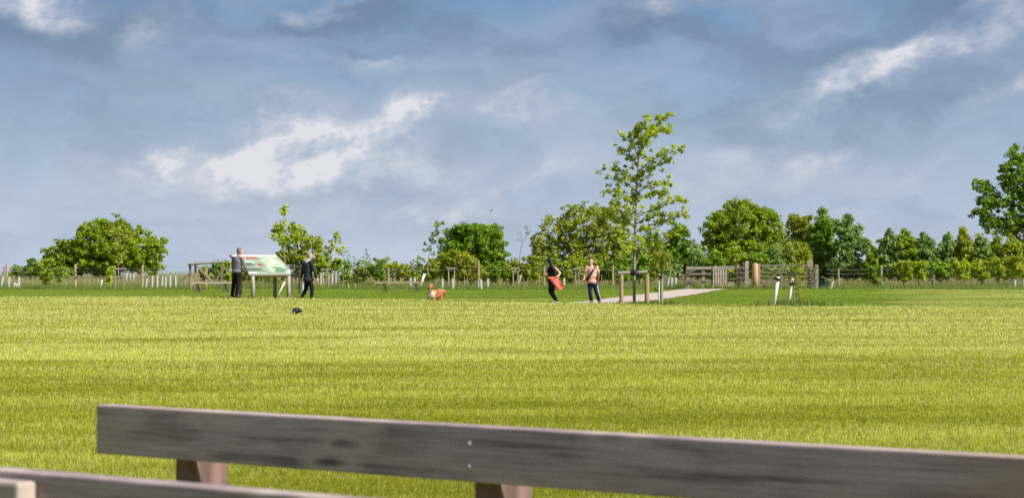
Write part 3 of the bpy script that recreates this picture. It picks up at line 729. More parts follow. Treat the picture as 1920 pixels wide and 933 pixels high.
for px, D, lb, pal, lab in [
    (800,128,[(800,512,20,18),(812,500,14,14)],'olive','olive shrub directly behind the dog'),
    (842,126,[(840,495,26,24),(850,478,18,14)],'olive','large olive shrub at the lower left of the dense round tree'),
    (882,125,[(882,505,24,22),(870,490,18,16)],'bronze','yellowish shrub at the foot of the dense round tree'),
    (922,126,[(920,512,24,18),(935,502,16,14)],'mid','dark low shrub at the lower right of the dense round tree'),
    (958,127,[(958,510,18,20),(965,495,12,12)],'bronze','bronze tinted shrub between the dense round tree and the broad airy tree'),
    (990,126,[(988,505,20,24),(1000,492,14,16)],'olive','shrub below the bare arching branch'),
    (1030,128,[(1030,505,26,22)],'mid','shrub in the hedge right behind the jogging woman'),
    (1072,126,[(1070,508,26,22),(1080,492,16,14)],'olive','shrub in the hedge midway between the woman and the man'),
    (1115,127,[(1115,505,26,24)],'fresh','shrub in the hedge right behind the man in the striped shirt'),
    (1155,126,[(1155,508,24,22),(1165,492,14,14)],'mid','shrub in the hedge left of the tall young tree trunk'),
    (1198,128,[(1198,505,24,24),(1210,488,16,16)],'mid','shrub in the hedge just behind the tall young tree trunk')]:
    crown_plant('hedge_shrub', lab, 'shrub', px, D, lb+[(px-8, 516, 18, 12), (px+14, 514, 18, 12)], pal, 1.25, .17, .26, 26, limbs=7, trunk_r=.05, group='hedge along the middle of the lawn')
crown_plant('airy_tree', 'broad airy olive tree with visible limbs behind the two joggers', 'tree', 1095, 150,
    [(1100,412,50,36),(1045,432,34,30),(1150,412,36,38),(1012,458,22,26),(1070,455,40,24),(1130,455,44,28),(1165,455,26,34),(1030,480,34,24),(1100,485,60,22),(1160,490,30,24)],
    'olive', .95, .18, .28, 22, trunk_r=.20, limbs=45, trunk_top=405, bark='bark')
path_plant('bare_sapling', 'bare arching grey branch left of the broad airy tree', 'sapling', 974, 135, [
    [(974,500,.8),(975,475),(980,455),(988,440),(990,426)],[(980,456),(977,442),(980,430)],[(986,444),(992,436)]], pal='grey', leaf=.12, clump=.12, per=6, step=.25, r0=.03, seed=33, bark='bark', dspread=.2)
crown_plant('hedge_tree', 'pointed dark green tree right of the tall young tree', 'tree', 1270, 138, [(1274,428,14,16),(1272,448,26,22),(1262,476,38,26),(1240,490,34,26),(1292,480,26,32),(1300,505,24,20)], 'mid', 1.4, .165, .27, 26, trunk_r=.14)
crown_plant('hedge_tree', 'lower grey green tree immediately behind the staked sapling', 'tree', 1222, 134, [(1222,448,18,16),(1216,472,28,28),(1240,498,40,22),(1190,490,24,26)], 'grey', 1.3, .18, .28, 26, trunk_r=.1)
crown_plant('broad_tree', 'big round bright green tree behind the wooden gates', 'tree', 1390, 146,
    [(1390,425,56,44),(1345,440,38,36),(1440,432,36,38),(1390,392,34,22),(1350,410,22,18),(1430,405,24,18),(1390,470,78,28),(1460,460,24,26),(1350,500,40,18),(1430,500,40,18)], 'fresh', 1.6, .17, .29, 28, trunk_r=.26, limbs=20)
for px, D, lb, pal, lab in [
    (1308,134,[(1306,480,18,26),(1314,505,22,16)],'grey','grey green hedge tree behind the left end of the rail fence'),
    (1342,133,[(1340,490,24,22),(1346,508,24,14)],'mid','low hedge tree behind the small slatted gate'),
    (1380,134,[(1380,488,22,24),(1384,508,24,14)],'fresh','low hedge tree behind the pair of gate posts'),
    (1420,133,[(1420,490,24,22),(1426,508,24,14)],'mid','low hedge tree behind the pale orange gate post'),
    (1458,134,[(1458,485,22,26),(1462,508,24,14)],'grey','low hedge tree behind the left half of the long field gate'),
    (1498,134,[(1498,480,24,28),(1502,508,26,14)],'olive','low hedge tree behind the right half of the long field gate')]:
    crown_plant('hedge_tree', lab, 'tree', px, D, lb+[(px-8, 512, 18, 11), (px+12, 512, 18, 11)], pal, 1.35, .17, .27, 28, limbs=7, trunk_r=.07, group='hedge behind the wooden gates')
crown_plant('hedge_tree', 'middling tree between the big round tree and the pointed tree', 'tree', 1500, 140, [(1498,425,22,22),(1505,450,32,26),(1486,410,13,11),(1515,412,10,10),(1500,485,34,24)], 'olive', 1.4, .19, .3, 26, trunk_r=.1)
crown_plant('hedge_tree', 'tallest pointed tree right of the big round tree', 'tree', 1541, 138, [(1541,398,8,12),(1543,416,18,16),(1540,438,32,20),(1553,428,18,14),(1545,468,40,26),(1540,498,34,18),(1535,513,26,12),(1562,512,24,12)], 'mid', 1.5, .155, .25, 26, trunk_r=.12)
crown_plant('hedge_tree', 'rounded tree tapering down at the right end of the gate hedge', 'tree', 1588, 136, [(1586,413,16,14),(1570,425,14,14),(1592,434,28,20),(1598,460,40,24),(1590,495,38,20),(1612,455,16,14),(1585,512,26,12),(1615,511,22,12)], 'grey', 1.4, .155, .25, 26, trunk_r=.12)
order = ['first','second','third','fourth','fifth','sixth','seventh','eighth','ninth','tenth']
for i, (px, top, pal, wd) in enumerate([(1637,462,'fresh',15),(1666,428,'grey',15),(1698,427,'fresh',16),(1733,432,'grey',18),(1776,436,'grey',17),(1806,424,'olive',15),(1838,434,'grey',18),(1870,440,'fresh',18),(1898,437,'olive',18),(1928,432,'grey',18)]):
    crown_plant('hedge_tree', '%s from the left of the ten slim young trees in the right hand hedge' % order[i], 'tree', px, 134, [(px,top+9,7,10),(px+1,top+25,wd+2,16),(px-1,top+42,wd+9,22),(px+2,top+62,wd+9,22),(px, 505, wd+8, 20)],
        pal, 1.35, .17, .25, 28, trunk_r=.07, limbs=8, group='slim young trees in the right hand hedge')
for i, (px, pal, rx, ty) in enumerate([(1640,'mid',14,508),(1694,'olive',20,500),(1722,'lime',18,500),(1762,'mid',20,498),(1800,'lime',20,496),(1840,'lime',20,500),(1872,'olive',18,492),(1905,'olive',22,490)]):
    crown_plant('hedge_shrub', '%s from the left of the low yellowish shrubs before the right hand hedge' % order[i], 'shrub', px, 121, [(px,ty,rx,14),(px+4,ty+16,rx*.8,12)], pal, 1.1, .15, .2, 24, trunk_r=.035, limbs=9, group='low shrubs before the right hand hedge')
crown_plant('tall_tree', 'tall dark spreading tree cut off by the right edge of the picture', 'tree', 1945, 142,
    [(1902,325,34,36),(1868,378,40,20),(1935,395,60,48),(1850,352,24,14),(1838,398,22,16),(1965,320,60,50),(1885,425,40,20),(1915,290,24,22),(1990,390,60,60),(1960,430,50,30),(1832,340,12,8),(1862,415,28,14),(1920,350,44,30)],
    'mid', 1.0, .19, .31, 26, trunk_r=.3, limbs=44, trunk_top=300)

# ------------------------------------------------------------------ timber things
def post_mb(px, D, top, w, d=None, lean=0, z0=None):
    b = foot(px, D); t = at(px+lean, top, D); mb = MB(); b = b-Vector((0, 0, .05)); mb.beam(b, t, w, d or w); return mb
def round_post_mb(px, D, top, r, lean=0, n=10):
    b = foot(px, D)-Vector((0, 0, .05)); t = at(px+lean, top, D); mb = MB()
    mb.tube([b, b.lerp(t, .5), t-Vector((0, 0, .01)), t], [r*1.04, r, r*.97, r*.85], n); return mb
def wire_fence(name, label, D, posts, w, wires, px0, px1, group=None):
    root = empty(name, foot(posts[0][0], D), label, 'fence', group)
    for (px, top, m) in posts: round_post_mb(px, D, top, w).build('post', M[m], root, smooth=False)
    for row in wires:
        mb = MB(); n = 12; pts = [at(px0+(px1-px0)*i/n, row+.6*math.sin(i*2.1), D-.07) for i in range(n+1)]
        mb.tube(pts, [.006]*(n+1), 4); mb.build('wire', M['wire'], root)
    return root
wire_fence('wire_fence', 'post and wire fence with orange brown posts before the broad dome tree', 118, [(13,494,'orange_post'),(141,495,'orange_post'),(267,497,'orange_post')], .07, [503,509,518], -60, 352)
wire_fence('wire_fence', 'farther post and wire fence with thinner posts right under the broad dome tree', 150, [(8,500,'post_grey'),(93,497,'orange_post'),(177,495,'post')], .075, [501,508], -60, 340)
wire_fence('wire_fence', 'post and wire fence half hidden in the hedge behind the joggers', 122, [(728,501,'post'),(897,488,'post'),(1020,500,'post'),(1149,497,'post')], .07, [506], 700, 1280)
wire_fence('wire_fence', 'post and wire fence before the slim young trees on the right', 121, [(1572,503,'post_grey'),(1652.5,497,'post_pale'),(1748,503,'post_grey'),(1842,503,'post_grey'),(1925,503,'post_grey')], .065, [505,513], 1550, 2000)

def hframe(px0, px1, D, top, m, label, rail=True, w=.08, tree=None):
    root = empty('tree_support', foot((px0+px1)/2, D), label, 'tree stake', 'wooden tree stake frames')
    for p in (px0, px1): round_post_mb(p, D, top+1, w/2).build('stake', M[m], root)
    mb = MB(); mb.beam(at(px0-4, top-.5, D-.06), at(px1+4, top-.5, D-.06), .09, .07, up=(0, 0, 1)); mb.build('crossbar', M['post_grey' if m != 'post_dark' else 'post_dark'], root)
    return root
# hero stake frame: two round posts, half-round rail, tie
root = empty('tree_support', foot(1188, 73), 'wooden stake frame holding the trunk of the tall young tree beside the path', 'tree stake', 'wooden tree stake frames')
round_post_mb(1165, 72.7, 514, .075).build('stake', M['post'], root); round_post_mb(1213, 72.7, 514, .085).build('stake', M['post'], root)
mb = MB(); mb.tube([at(1159,511.5,72.72), at(1186,511,72.72), at(1214,510,72.72)], [.065,.06,.065], 8); mb.build('crossbar', M['post_grey'], root)
mb = MB(); mb.tube([at(1184,511,72.75), at(1190,511,72.66), at(1195,511,72.75)], [.10,.12,.10], 10); mb.build('tie', M['rubber'], root)
root = empty('tree_stake', foot(1239, 73.4), 'single stout wooden stake tied to the willowy sapling', 'tree stake')
round_post_mb(1240.5, 73.4, 515, .06).build('stake', M['post_grey'], root); round_post_mb(1236, 73.4, 513, .035).build('stake', M['white_stake'], root)
mb = MB(); mb.tube([at(1235,518,73.35), at(1242,518,73.35)], [.07,.07], 8); mb.build('tie', M['rubber'], root)
hframe(216, 233, 113, 504, 'post_grey', 'grey wooden tree stake frame in front of the broad dome tree')
hframe(841, 852, 122, 503, 'tan_stake', 'narrow wooden tree stake frame against the large olive shrub behind the dog')
hframe(962, 971, 119, 503, 'post_grey', 'small dark topped tree stake frame left of the jogging woman')
hframe(606, 616, 116, 505, 'tan_stake', 'tree stake frame just right of the walker in the dark jacket')
hframe(1079, 1085, 121, 504, 'post_grey', 'small tree stake frame in the hedge between woman and man')
root = hframe(546, 562.5, 97, 500, 'post_dark', 'dark brown post and rail stake frame between information board and walker', w=.11)

def leaning(px0, row0, px1, row1, D, r, m, label, cap=None, flat=False, group='leaning white stakes'):
    b = at(px0, row0, D); t = at(px1, row1, D); b.z = ground(b.x, b.y)-.04; b.x += 0
    root = empty('tree_stake', foot(px0, D), label, 'tree stake', group); mb = MB()
    mb.tube([b, b.lerp(t, .5), t], [r, r, r*.96], 9); mb.build('stake', M[m], root, smooth=True)
    if cap:
        q = b.lerp(t, cap); d = (t-b).normalized(); mb = MB(); mb.tube([q-d*.035, q+d*.035], [r*1.6, r*1.6], 9); mb.build('tie', M['rubber'], root)
    return root
leaning(1449.5, 574, 1459.5, 519, 62.5, .062, 'white_stake', 'taller white stake leaning right on the lawn edge before the field gate', cap=.93)
leaning(1477, 563, 1486.5, 520, 69, .058, 'white_stake', 'shorter white stake leaning right beside the bright green sapling', cap=.78)
leaning(517, 555, 534, 528, 84, .035, 'white_stake', 'thin pale stake leaning under the information board')
leaning(786, 534, 796, 513, 116, .075, 'white_stake', 'fat white stake leaning over the right end of the plank bench')
leaning(23, 538, 29, 530, 115, .03, 'white_stake', 'left of two tiny white stakes fallen among the far left tree guards')
leaning(28, 537, 33, 531, 115, .03, 'white_stake', 'right of two tiny white stakes fallen among the far left tree guards')
leaning(970, 535, 977.5, 515, 117, .05, 'tan_stake', 'tan stake leaning right just beside the jogging woman at left')
leaning(188.5, 540, 191.5, 524, 116, .035, 'white_stake', 'short pale stake left of the slender bush near the stake frame')

# tree guards: tubes with a stake inside
guard_src = None
def guard(px, D, h, r, tilt, m, label, group):
    b = foot(px, D); root = empty('tree_guard', b, label, 'tree guard', group)
    t = b+Vector((tilt*h, 0, h)); mb = MB()
    v = []; n = 10
    mb.tube([b-Vector((0, 0, .04)), b.lerp(t, .5), t], [r*1.02, r, r], n, cap=False)
    mb.tube([b-Vector((0, 0, .04)), t], [r*.93, r*.93], n, cap=False)
    mb.build('tube', M[m], root, smooth=True)
    s = MB(); s.beam(b+Vector((r*1.2, .0, -.05)), t+Vector((r*1.2, 0, .05)), .025, .025); s.build('stake', M['tan_stake'], root)
    g_ = np.random.default_rng(int(px*7)); c = np.array([t+Vector((0, 0, .06)), t+Vector((.03, .02, .16))])
    V, Fc, Cc = leaf_cloud(c, np.array([.07, .06]), 8, .06, 'mid', g_)
    link('shoot', raw_mesh('shoot', V-np.array(b), Fc, 3, Cc), M['leaf'], root)
ordn = ['first','second','third','fourth','fifth','sixth','seventh','eighth']
clusters = [
 ('tree guards at the far left edge', [(2,118,.72,.12),(15.5,117,.66,.06),(35,117,.66,0)], .085, 'guard', '%s from the left of three grey tree guards at the far left edge'),
 ('tree guards in the meadow under the dome tree', [(237,146,.62,0),(244,146,.64,0),(250,146,.6,0)], .09, 'guard', '%s from the left of three pale guards in the meadow behind the fence'),
 ('tree guards left of the timber frame', [(273,117,.58,.12),(285,116,.74,0),(294.5,116,.76,0),(303,117,.72,.05),(310,116,.70,0),(318.5,116,.76,0),(329,117,.76,-.03)], .068, 'guard', '%s from the left of seven upright guards left of the timber frame'),
 ('tree guards between walker and bare saplings', [(601,126,.85,0),(622,126,.82,0),(629,127,.9,0),(636,127,.84,0),(642,126,.7,0)], .085, 'guard_grey', '%s from the left of five dull guards right of the walker'),
 ('tree guards behind the walker', [(567.5,104,.42,0),(573.5,104,.42,0)], .07, 'guard', '%s from the left of two short pale guards behind the legs of the walker'),
 ('tree guards at the end of the plank bench', [(769,118,.6,0),(777,118,.62,0)], .078, 'guard', '%s from the left of two stout guards behind the right end of the plank bench'),
 ('tree guards right of the dog', [(829,113,.58,0),(848.5,113,.60,-.03),(897,113,.56,0),(902,112,.55,-.08),(914,115,.58,0)], .078, 'guard', '%s from the left of five white guards between dog and woman'),
 ('tree guards beyond the path', [(1250,116,.66,.2),(1258.5,113,.62,0),(1266,118,.62,0)], .095, 'guard', '%s from the left of three white guards between sapling and rail fence'),
 ('tree guards behind the woman', [(1057,117,.6,0)], .078, 'guard', '%s and only pale guard seen in the hedge right of the jogging woman'),
 ('tree guards at the right end of the gates', [(1557,112,.45,.25)], .078, 'guard', '%s and only white guard tilting beside the dark log right of the gate'),
 ('tree guards at the right edge', [(1902,117,.5,0),(1919,117,.5,0)], .08, 'guard', '%s from the left of two dull guards at the right edge of the picture')]
for grp, lst, r, m, lab in clusters:
    for i, (px, D, h, tl) in enumerate(lst): guard(px, D, h, r, tl, m, lab % ordn[i], grp)
# thin tan stakes scattered in the verge
st_l = [(341,117,.6),(348,116,.5),(355,117,.55),(160,116,.6),(168,116,.7),(580,118,.7),(588,117,.6),(596,117,.8),(645,117,.6),(654,113,.35),(667,113,.35),(703,115,.5),(871,117,.7),(876,117,.65),(973,113,.6),(990,116,.6),(1128,117,.8)]
where = ['left foot of the timber frame','open verge left of the timber frame','left post of the timber frame','tiny bush between orange fence posts','bare verge near the broad dome tree','back of the walker','shoulder of the walker','sleeve of the walker','narrow upright shrub','foot of the first bare sapling','foot of the second bare sapling','left end of the right plank bench','large olive shrub right of the dog','yellowish shrub behind the lawn','narrow stake frame left of the woman','shrub below the arching branch','hedge behind the man in stripes']
for (px, D, h), wv in zip(st_l, where):
    b = foot(px, D); root = empty('garden_stake', b, 'thin tan stake upright in the verge by the %s' % wv, 'stake', 'thin tan stakes in the verge')
    mb = MB(); mb.beam(b-Vector((0, 0, .05)), b+Vector((rnd.uniform(-.03, .03), 0, h)), .035, .035, taper=.8); mb.build('stake', M['tan_stake' if px not in (654, 667) else 'white_stake'], root)

# timber frame at the left
D = 112; root = empty('log_structure', foot(385, D), 'rustic timber frame of posts, long top pole and diagonal braces left of the man', 'timber frame')
def bm_(a, b, w, m, nm, D2=None, rnd_=False):
    mb = MB(); mb.beam(at(a[0], a[1], (D2 or D)), at(b[0], b[1], (D2 or D)), w, w, up=(0, 0, 1)) if not rnd_ else mb.tube([at(*a, D2 or D), at(*b, D2 or D)], [w/2, w/2*.9], 8)
    return mb.build(nm, M[m], root)
bm_((352,495),(424,490.5),.14,'post_grey','top_pole', D-.16, True)
for px, top, m, w, dd in [(356.5,497,'rail',.12,0),(366.5,490,'post',.12,0),(387,502,'orange_post',.11,.4),(416,498,'rail',.10,1.4)]:
    post_mb(px, D+dd, top, w).build('post', M[m], root)
bm_((368,497),(402,531),.10,'post','brace', D-.14); bm_((336,529),(360,508),.10,'rail','brace', D-.14); bm_((402,528),(424,500),.08,'rail','brace', D+.3)
post_mb(359, D-.3, 518, .10).build('post', M['post_pale'], root)

def plank_bench(px0, px1, row, D, legs, label, m='post_pale'):
    root = empty('plank_bench', foot((px0+px1)/2, D), label, 'bench', 'low backless plank benches')
    a = at(px0, row, D); b = at(px1, row-.5, D+.3); mb = MB(); mb.beam(a, b, .36, .085, up=(0, 1, 0)); mb.build('seat', M[m], root)
    for px in legs:
        for s in (-1, 1):
            c = foot(px, D); mb = MB(); tt = at(px, row+1.5, D); mb.beam(c+Vector((.12*s, .13*s, -.05)), tt+Vector((-.05*s, .05*s, 0)), .10, .08); mb.build('leg', M['post_dark'], root)
        mb = MB(); mb.box(at(px, row+2.4, D), (.14, .30, .06)); mb.build('bearer', M['post_dark'], root)
plank_bench(360, 436, 530, 102, (370, 423), 'low grey plank bench in front of the timber frame left of the man')
plank_bench(704, 796, 529.5, 104, (721, 780), 'low reddish plank bench on the lawn edge left of the dog', 'post')

# ---- information board
root = empty('information_board', foot(507, 70.8), 'sloping green map board on four wooden legs that the man leans on', 'sign')
A0 = at(468, 514, 70.0); B0 = at(553, 514.5, 71.4); A0.z = B0.z = (A0.z+B0.z)/2
e = (B0-A0); Wd = e.length; e.normalize()
sl = Vector((-e.y, e.x, 0)); dep = 1.10; rise = .69
Vs = (sl*dep+Vector((0, 0, rise))); Ls = Vs.length; Vs.normalize(); nrm = e.cross(Vs).normalized()
def pv(u, v, h=0): return A0+e*(u*Wd)+Vs*(v*Ls)+nrm*h
def slab(u0, u1, v0, v1, h0, h1):
    mb = MB(); P = [pv(u, v, h) for h in (h0, h1) for (u, v) in ((u0, v0), (u1, v0), (u1, v1), (u0, v1))]
    mb.add(P, [(3, 2, 1, 0), (4, 5, 6, 7), (0, 1, 5, 4), (1, 2, 6, 5), (2, 3, 7, 6), (3, 0, 4, 7)]); return mb
M['map_green'] = mat_plain('map_field_green', (.20, .26, .175), .35, .12, 5, col2=(.28, .34, .245), bump=0, spec=.5)
M['map_pale'] = mat_plain('map_pale_green', (.40, .47, .33), .35, .1, 9, col2=(.29, .37, .24), bump=0, spec=.5)
M['map_white'] = mat_plain('board_white', (.80, .80, .80), .4, .05, 5, bump=0)
M['map_red'] = mat_plain('board_header_red', (.32, .10, .06), .4, .2, 5, bump=0)
M['map_yellow'] = mat_plain('board_header_yellow', (.70, .38, .05), .4, .2, 5, bump=0)
M['map_dark'] = mat_plain('map_wood_green', (.13, .24, .13), .4, .2, 8, bump=0)
M['text'] = mat_plain('board_text_ink', (.05, .09, .05), .5, .1, 5, bump=0)
slab(-.02, 1.02, -.03, 1.03, -.06, -.002).build('frame', M['rail'], root)
pan = slab(0, 1, 0, .99, -.001, .006).build('panel', M['map_green'], root)
def patch(pts, m, nm, h=.009):
    mb = MB(); mb.add([pv(u, v, h) for u, v in pts], [tuple(range(len(pts)))]); return mb.build(nm, M[m], pan)
patch([(.02,.91),(.98,.91),(.98,.985),(.02,.985)], 'map_white', 'header_band')
patch([(.16,.79),(.52,.79),(.52,.90),(.16,.90)], 'map_red', 'header_picture')
patch([(.16,.75),(.24,.75),(.24,.84),(.16,.84)], 'map_yellow', 'header_badge', .012)
patch([(.50,.75),(.70,.86),(.93,.86),(.97,.50),(.90,.30),(.72,.16),(.52,.14),(.50,.35),(.58,.52)], 'map_pale', 'map_area')
patch([(.62,.30),(.70,.38),(.82,.36),(.90,.22),(.78,.10),(.66,.14)], 'map_dark', 'map_woodland', .012)
patch([(.70,.62),(.76,.70),(.84,.66),(.80,.56)], 'map_white', 'map_lake', .012)
patch([(.08,.62),(.34,.62),(.34,.655),(.08,.655)], 'map_white', 'heading_line'); patch([(.02,.08),(.20,.08),(.20,.115),(.02,.115)], 'map_white', 'caption_line')
mb = MB()
for (u0, u1, v) in [(.55,.66,.70),(.72,.86,.78),(.60,.72,.46),(.84,.93,.44),(.58,.68,.22)]:
    mb.add([pv(u0, v, .014), pv(u1, v+.04, .014), pv(u1, v+.055, .014), pv(u0, v+.015, .014)], [(0, 1, 2, 3)])
mb.build('map_path', M['map_white'], pan)
mb = MB()
for col_, (u0, u1, v0, v1) in enumerate([(.06, .34, .40, .58), (.06, .42, .16, .32)]):
    k_ = v1
    while k_ > v0:
        e1 = u1-.05*((col_*7+int(k_*90)) % 3)
        mb.add([pv(u0, k_, .0145), pv(e1, k_, .0145), pv(e1, k_+.009, .0145), pv(u0, k_+.009, .0145)], [(0, 1, 2, 3)]); k_ -= .026
mb.build('text_lines', M['text'], pan)
for (u0, u1, v0, v1, m_) in ((.38, .48, .42, .56, 'map_red'), (.86, .96, .06, .16, 'map_white')): patch([(u0, v0), (u1, v0), (u1, v1), (u0, v1)], m_, 'picture', .0125)
def leg(u, v, r, m, side=0):
    c = pv(u, v); z = c.z-.07; mb = MB(); g0 = ground(c.x, c.y)
    mb.tube([(c.x, c.y, g0-.05), (c.x+.01, c.y, (g0+z)/2), (c.x, c.y, z)], [r*1.05, r, r*.95], 12); return mb.build('leg', M[m], root, smooth=True)
leg(.08, .03, .075, 'post_pale'); leg(.87, .03, .075, 'post_pale'); leg(.83, .66, .07, 'post_grey'); leg(.08, .70, .07, 'post_pale')
mb = MB(); mb.beam(pv(.02, .03, -.10), pv(.98, .03, -.10), .07, .09, up=(0, 0, 1)); mb.build('bearer', M['rail'], root)

# ---- the gates on the right
D = 110.5
root = empty('rail_fence', foot(1290, D), 'weathered three rail fence left of the small slatted gate', 'fence')
for px, top, m, w in [(1290,499,'post_grey',.16),(1295.5,506,'rail',.10),(1319,501,'post',.17)]: post_mb(px, D, top, w).build('post', M[m], root)
for i, (y0, y1) in enumerate([(502.5,501),(513.5,512.5),(526,525.5)]):
    mb = MB(); mb.beam(at(1287,y0,D-.13), at(1384,y1,D-.13), .17 if i == 0 else .11, .05, up=(0, 0, 1)); mb.build('rail', M['rail' if i else 'post_grey'], root)
mb = MB(); mb.beam(at(1291,511,D-.2), at(1304,504,D-.2), .07, .05); mb.beam(at(1293,531,D-.2), at(1303,518,D-.2), .07, .05); mb.build('brace', M['rail'], root)
root = empty('slatted_gate', foot(1350, D-1.2), 'small gate of six pale upright slats leaning between the fence posts', 'gate')
for i in range(6):
    px = 1338+i*4.6; mb = MB(); c = foot(px, D-1.2); mb.beam(c+Vector((0, 0, .07)), at(px, 503.5+.2*i, D-1.2), .085, .03); mb.build('slat', M['post_pale'], root)
for px, t, m in [(1335.5,502,'post_dark'),(1342,497,'post_pale'),(1362.5,504,'post_dark')]: post_mb(px, D-1.05, t, .10).build('post', M[m], root)
for row in (507, 531):
    mb = MB(); mb.beam(at(1335,row,D-1.14), at(1363,row,D-1.14), .08, .04, up=(0, 0, 1)); mb.build('rail', M['post_dark'], root)
root = empty('kissing_gate', foot(1392, D-.5), 'narrow gate of two stout posts joined by curved bars left of the orange post', 'gate')
for px, t, m, w in [(1379.5,495,'post_dark',.09),(1384.5,497,'orange_post',.16),(1388.5,498,'post_dark',.05),(1393.5,490,'post_dark',.08),(1400,492,'post_pale',.20)]:
    post_mb(px, D-.6+(.15 if w > .15 else 0), t, w).build('post', M[m], root)
mb = MB(); mb.sphere(at(1400, 492, D-.45), (.12, .1, .09)); mb.build('post_cap', M['post_pale'], root, smooth=True)
for r0 in (503, 512, 521, 530):
    mb = MB(); mb.tube([at(1380,r0,D-.72), at(1387,r0-1,D-.78), at(1396,r0-1,D-.78), at(1401,r0+.5,D-.72), at(1404,r0+7,D-.7)], [.03]*5, 6); mb.build('bar', M['rail'], root)
root = empty('gate_post', foot(1416, D-.4), 'thick round topped orange brown gate post hinging the long field gate', 'post')
mb = MB(); b = foot(1416, D-.4); t = at(1416, 496, D-.4); mb.tube([b-Vector((0, 0, .05)), b.lerp(t, .5), t, t+Vector((0, 0, .06)), t+Vector((0, 0, .10))], [.19, .18, .175, .14, .06], 14); mb.build('post', M['orange_post'], root, smooth=True)
post_mb(1424, D-.4, 494, .09).build('side_post', M['post'], root)
root = empty('field_gate', foot(1468, D-.3), 'long five bar wooden field gate with crossed braces', 'gate')
for i, row in enumerate((497.5, 510, 518, 527, 535)):
    mb = MB(); mb.beam(at(1426,row,D-.3), at(1513,row-(.8 if i == 0 else 0),D-.3), .10 if i == 0 else .075, .045, up=(0, 0, 1)); mb.build('rail', M['rail'], root)
for a, b in [((1428,498),(1462,512)),((1434,533),(1470,499)),((1468,499),(1500,522)),((1500,500),(1478,530))]:
    bo_ = .036*['a','b','c','d'].index('abcd'[int(a[0]) % 4]) + (.04 if a[1] > 510 else 0); mb = MB(); mb.beam(at(*a,D-.345-bo_), at(*b,D-.345-bo_), .07, .03); mb.build('brace', M['rail'], root)
for px in (1427.5, 1512.5):
    mb = MB(); mb.beam(at(px,536,D-.25), at(px,495,D-.25), .10, .06); mb.build('stile', M['post_dark' if px > 1500 else 'rail'], root)
root = empty('gate_post', foot(1524, D), 'pair of square closing posts with slanting boards at the right end of the field gate', 'post')
post_mb(1518.5, D, 487, .31, .22).build('post', M['post'], root); post_mb(1531, D, 496, .17).build('side_post', M['post_grey'], root)
for k_, r0 in enumerate((503, 515, 527)):
    mb = MB(); mb.beam(at(1516,r0,D-.2), at(1524,r0+7,D-.2), .06, .04); mb.beam(at(1531,r0-1,D-.2), at(1525,r0+7,D-.2), .06, .04); mb.beam(at(1515,r0-2,D-.22), at(1531,r0-2,D-.22), .06, .04, up=(0, 0, 1)); mb.build('board', M['post_dark'], root)
# fallen dark guard panel beside
root = empty('fallen_panel', foot(1545, 112), 'dark green fallen panel lying askew in the verge right of the gate', 'panel')
M['dkgreen'] = mat_plain('dark_green_panel', (.035, .085, .06), .5, .3, 8)
mb = MB(); mb.beam(foot(1538,112)+Vector((0,0,.05)), at(1542,519,112), .30, .04); mb.build('board', M['dkgreen'], root)
mb = MB(); mb.beam(at(1541,518.5,112), at(1554,524,111.8), .28, .04, up=(0,1,0)); mb.build('board', M['guard_grey'], root)
mb = MB(); mb.beam(foot(1545,112.1)+Vector((0,0,.04)), at(1552,526,112.1), .30, .04); mb.build('board', M['dkgreen'], root)

# ------------------------------------------------------------------ foreground benches
def rear_bench(name, label, P0, topz, length, posts, plank_h, extra=None):
    ang = math.atan2(-.562, .827)
    root = empty(name, (P0.x, P0.y, 0), label, 'bench', None, ang)
    # local axes: x along the plank (to the right and nearer), y away from camera
    def lbox(c, size, nm, mat, bev=.006):
        mb = MB(); mb.box((0, 0, 0), size); o = mb.build(nm, mat, None, bevel=bev); o.parent = root; o.location = c; return o
    lbox((length/2, 0, topz-plank_h/2), (length, .055, plank_h), 'back_plank', M['bench'], .005)
    lbox((length/2, .22, topz-.47), (length-.1, .16, .05), 'seat_plank', M['bench']); lbox((length/2, .40, topz-.47), (length-.1, .16, .05), 'seat_plank', M['bench'])
    for xp in posts:
        mb = MB(); w = .118; t = topz-.02; zb = -.05
        # tapered post: far face upright, near face slanting away towards the foot
        pts = [(-.0, .03), (0, .15)]
        n0, f0 = .032, .125
        v = []; n = 5; fc = []
        for z_, c_ in ((t, .040), (topz-plank_h-.005, .036), (topz-plank_h-.05, .022), (topz-plank_h-.09, .010), (topz-.45, .006), (zb, .006)):
            v += [(-w/2, n0, z_), (w/2-c_, n0, z_), (w/2, n0+c_*.9, z_), (w/2, f0, z_), (-w/2, f0, z_)]
        for a_ in range(5): fc += [(a_*n+i, (a_+1)*n+i, (a_+1)*n+(i+1) % n, a_*n+(i+1) % n) for i in range(n)]
        mb.add(v, fc+[(0, 1, 2, 3, 4), (29, 28, 27, 26, 25)])
        o = mb.build('post', M['bench_post'], None); o.parent = root; o.location = (xp, 0, 0)
        for zz in ((-.045, -.105) if xp > 1.0 else ()):
            b_ = MB(); b_.tube([(0, .0, 0), (0, -.006, 0)], [.006, .005], 10); q = b_.build('screw', M['wire'], None); q.parent = root; q.location = (xp-.035, -.028, topz+zz)
        front = lbox((xp, .42, (topz-.52)/2), (.09, .09, topz-.50), 'front_leg', M['bench_post'])
        lbox((xp, .28, topz-.52), (.07, .34, .05), 'bearer', M['bench_post'])
    return root
PL = at(193, 757, 5.95); u = Vector((.827, -.562, 0))
TOPZ = PL.z
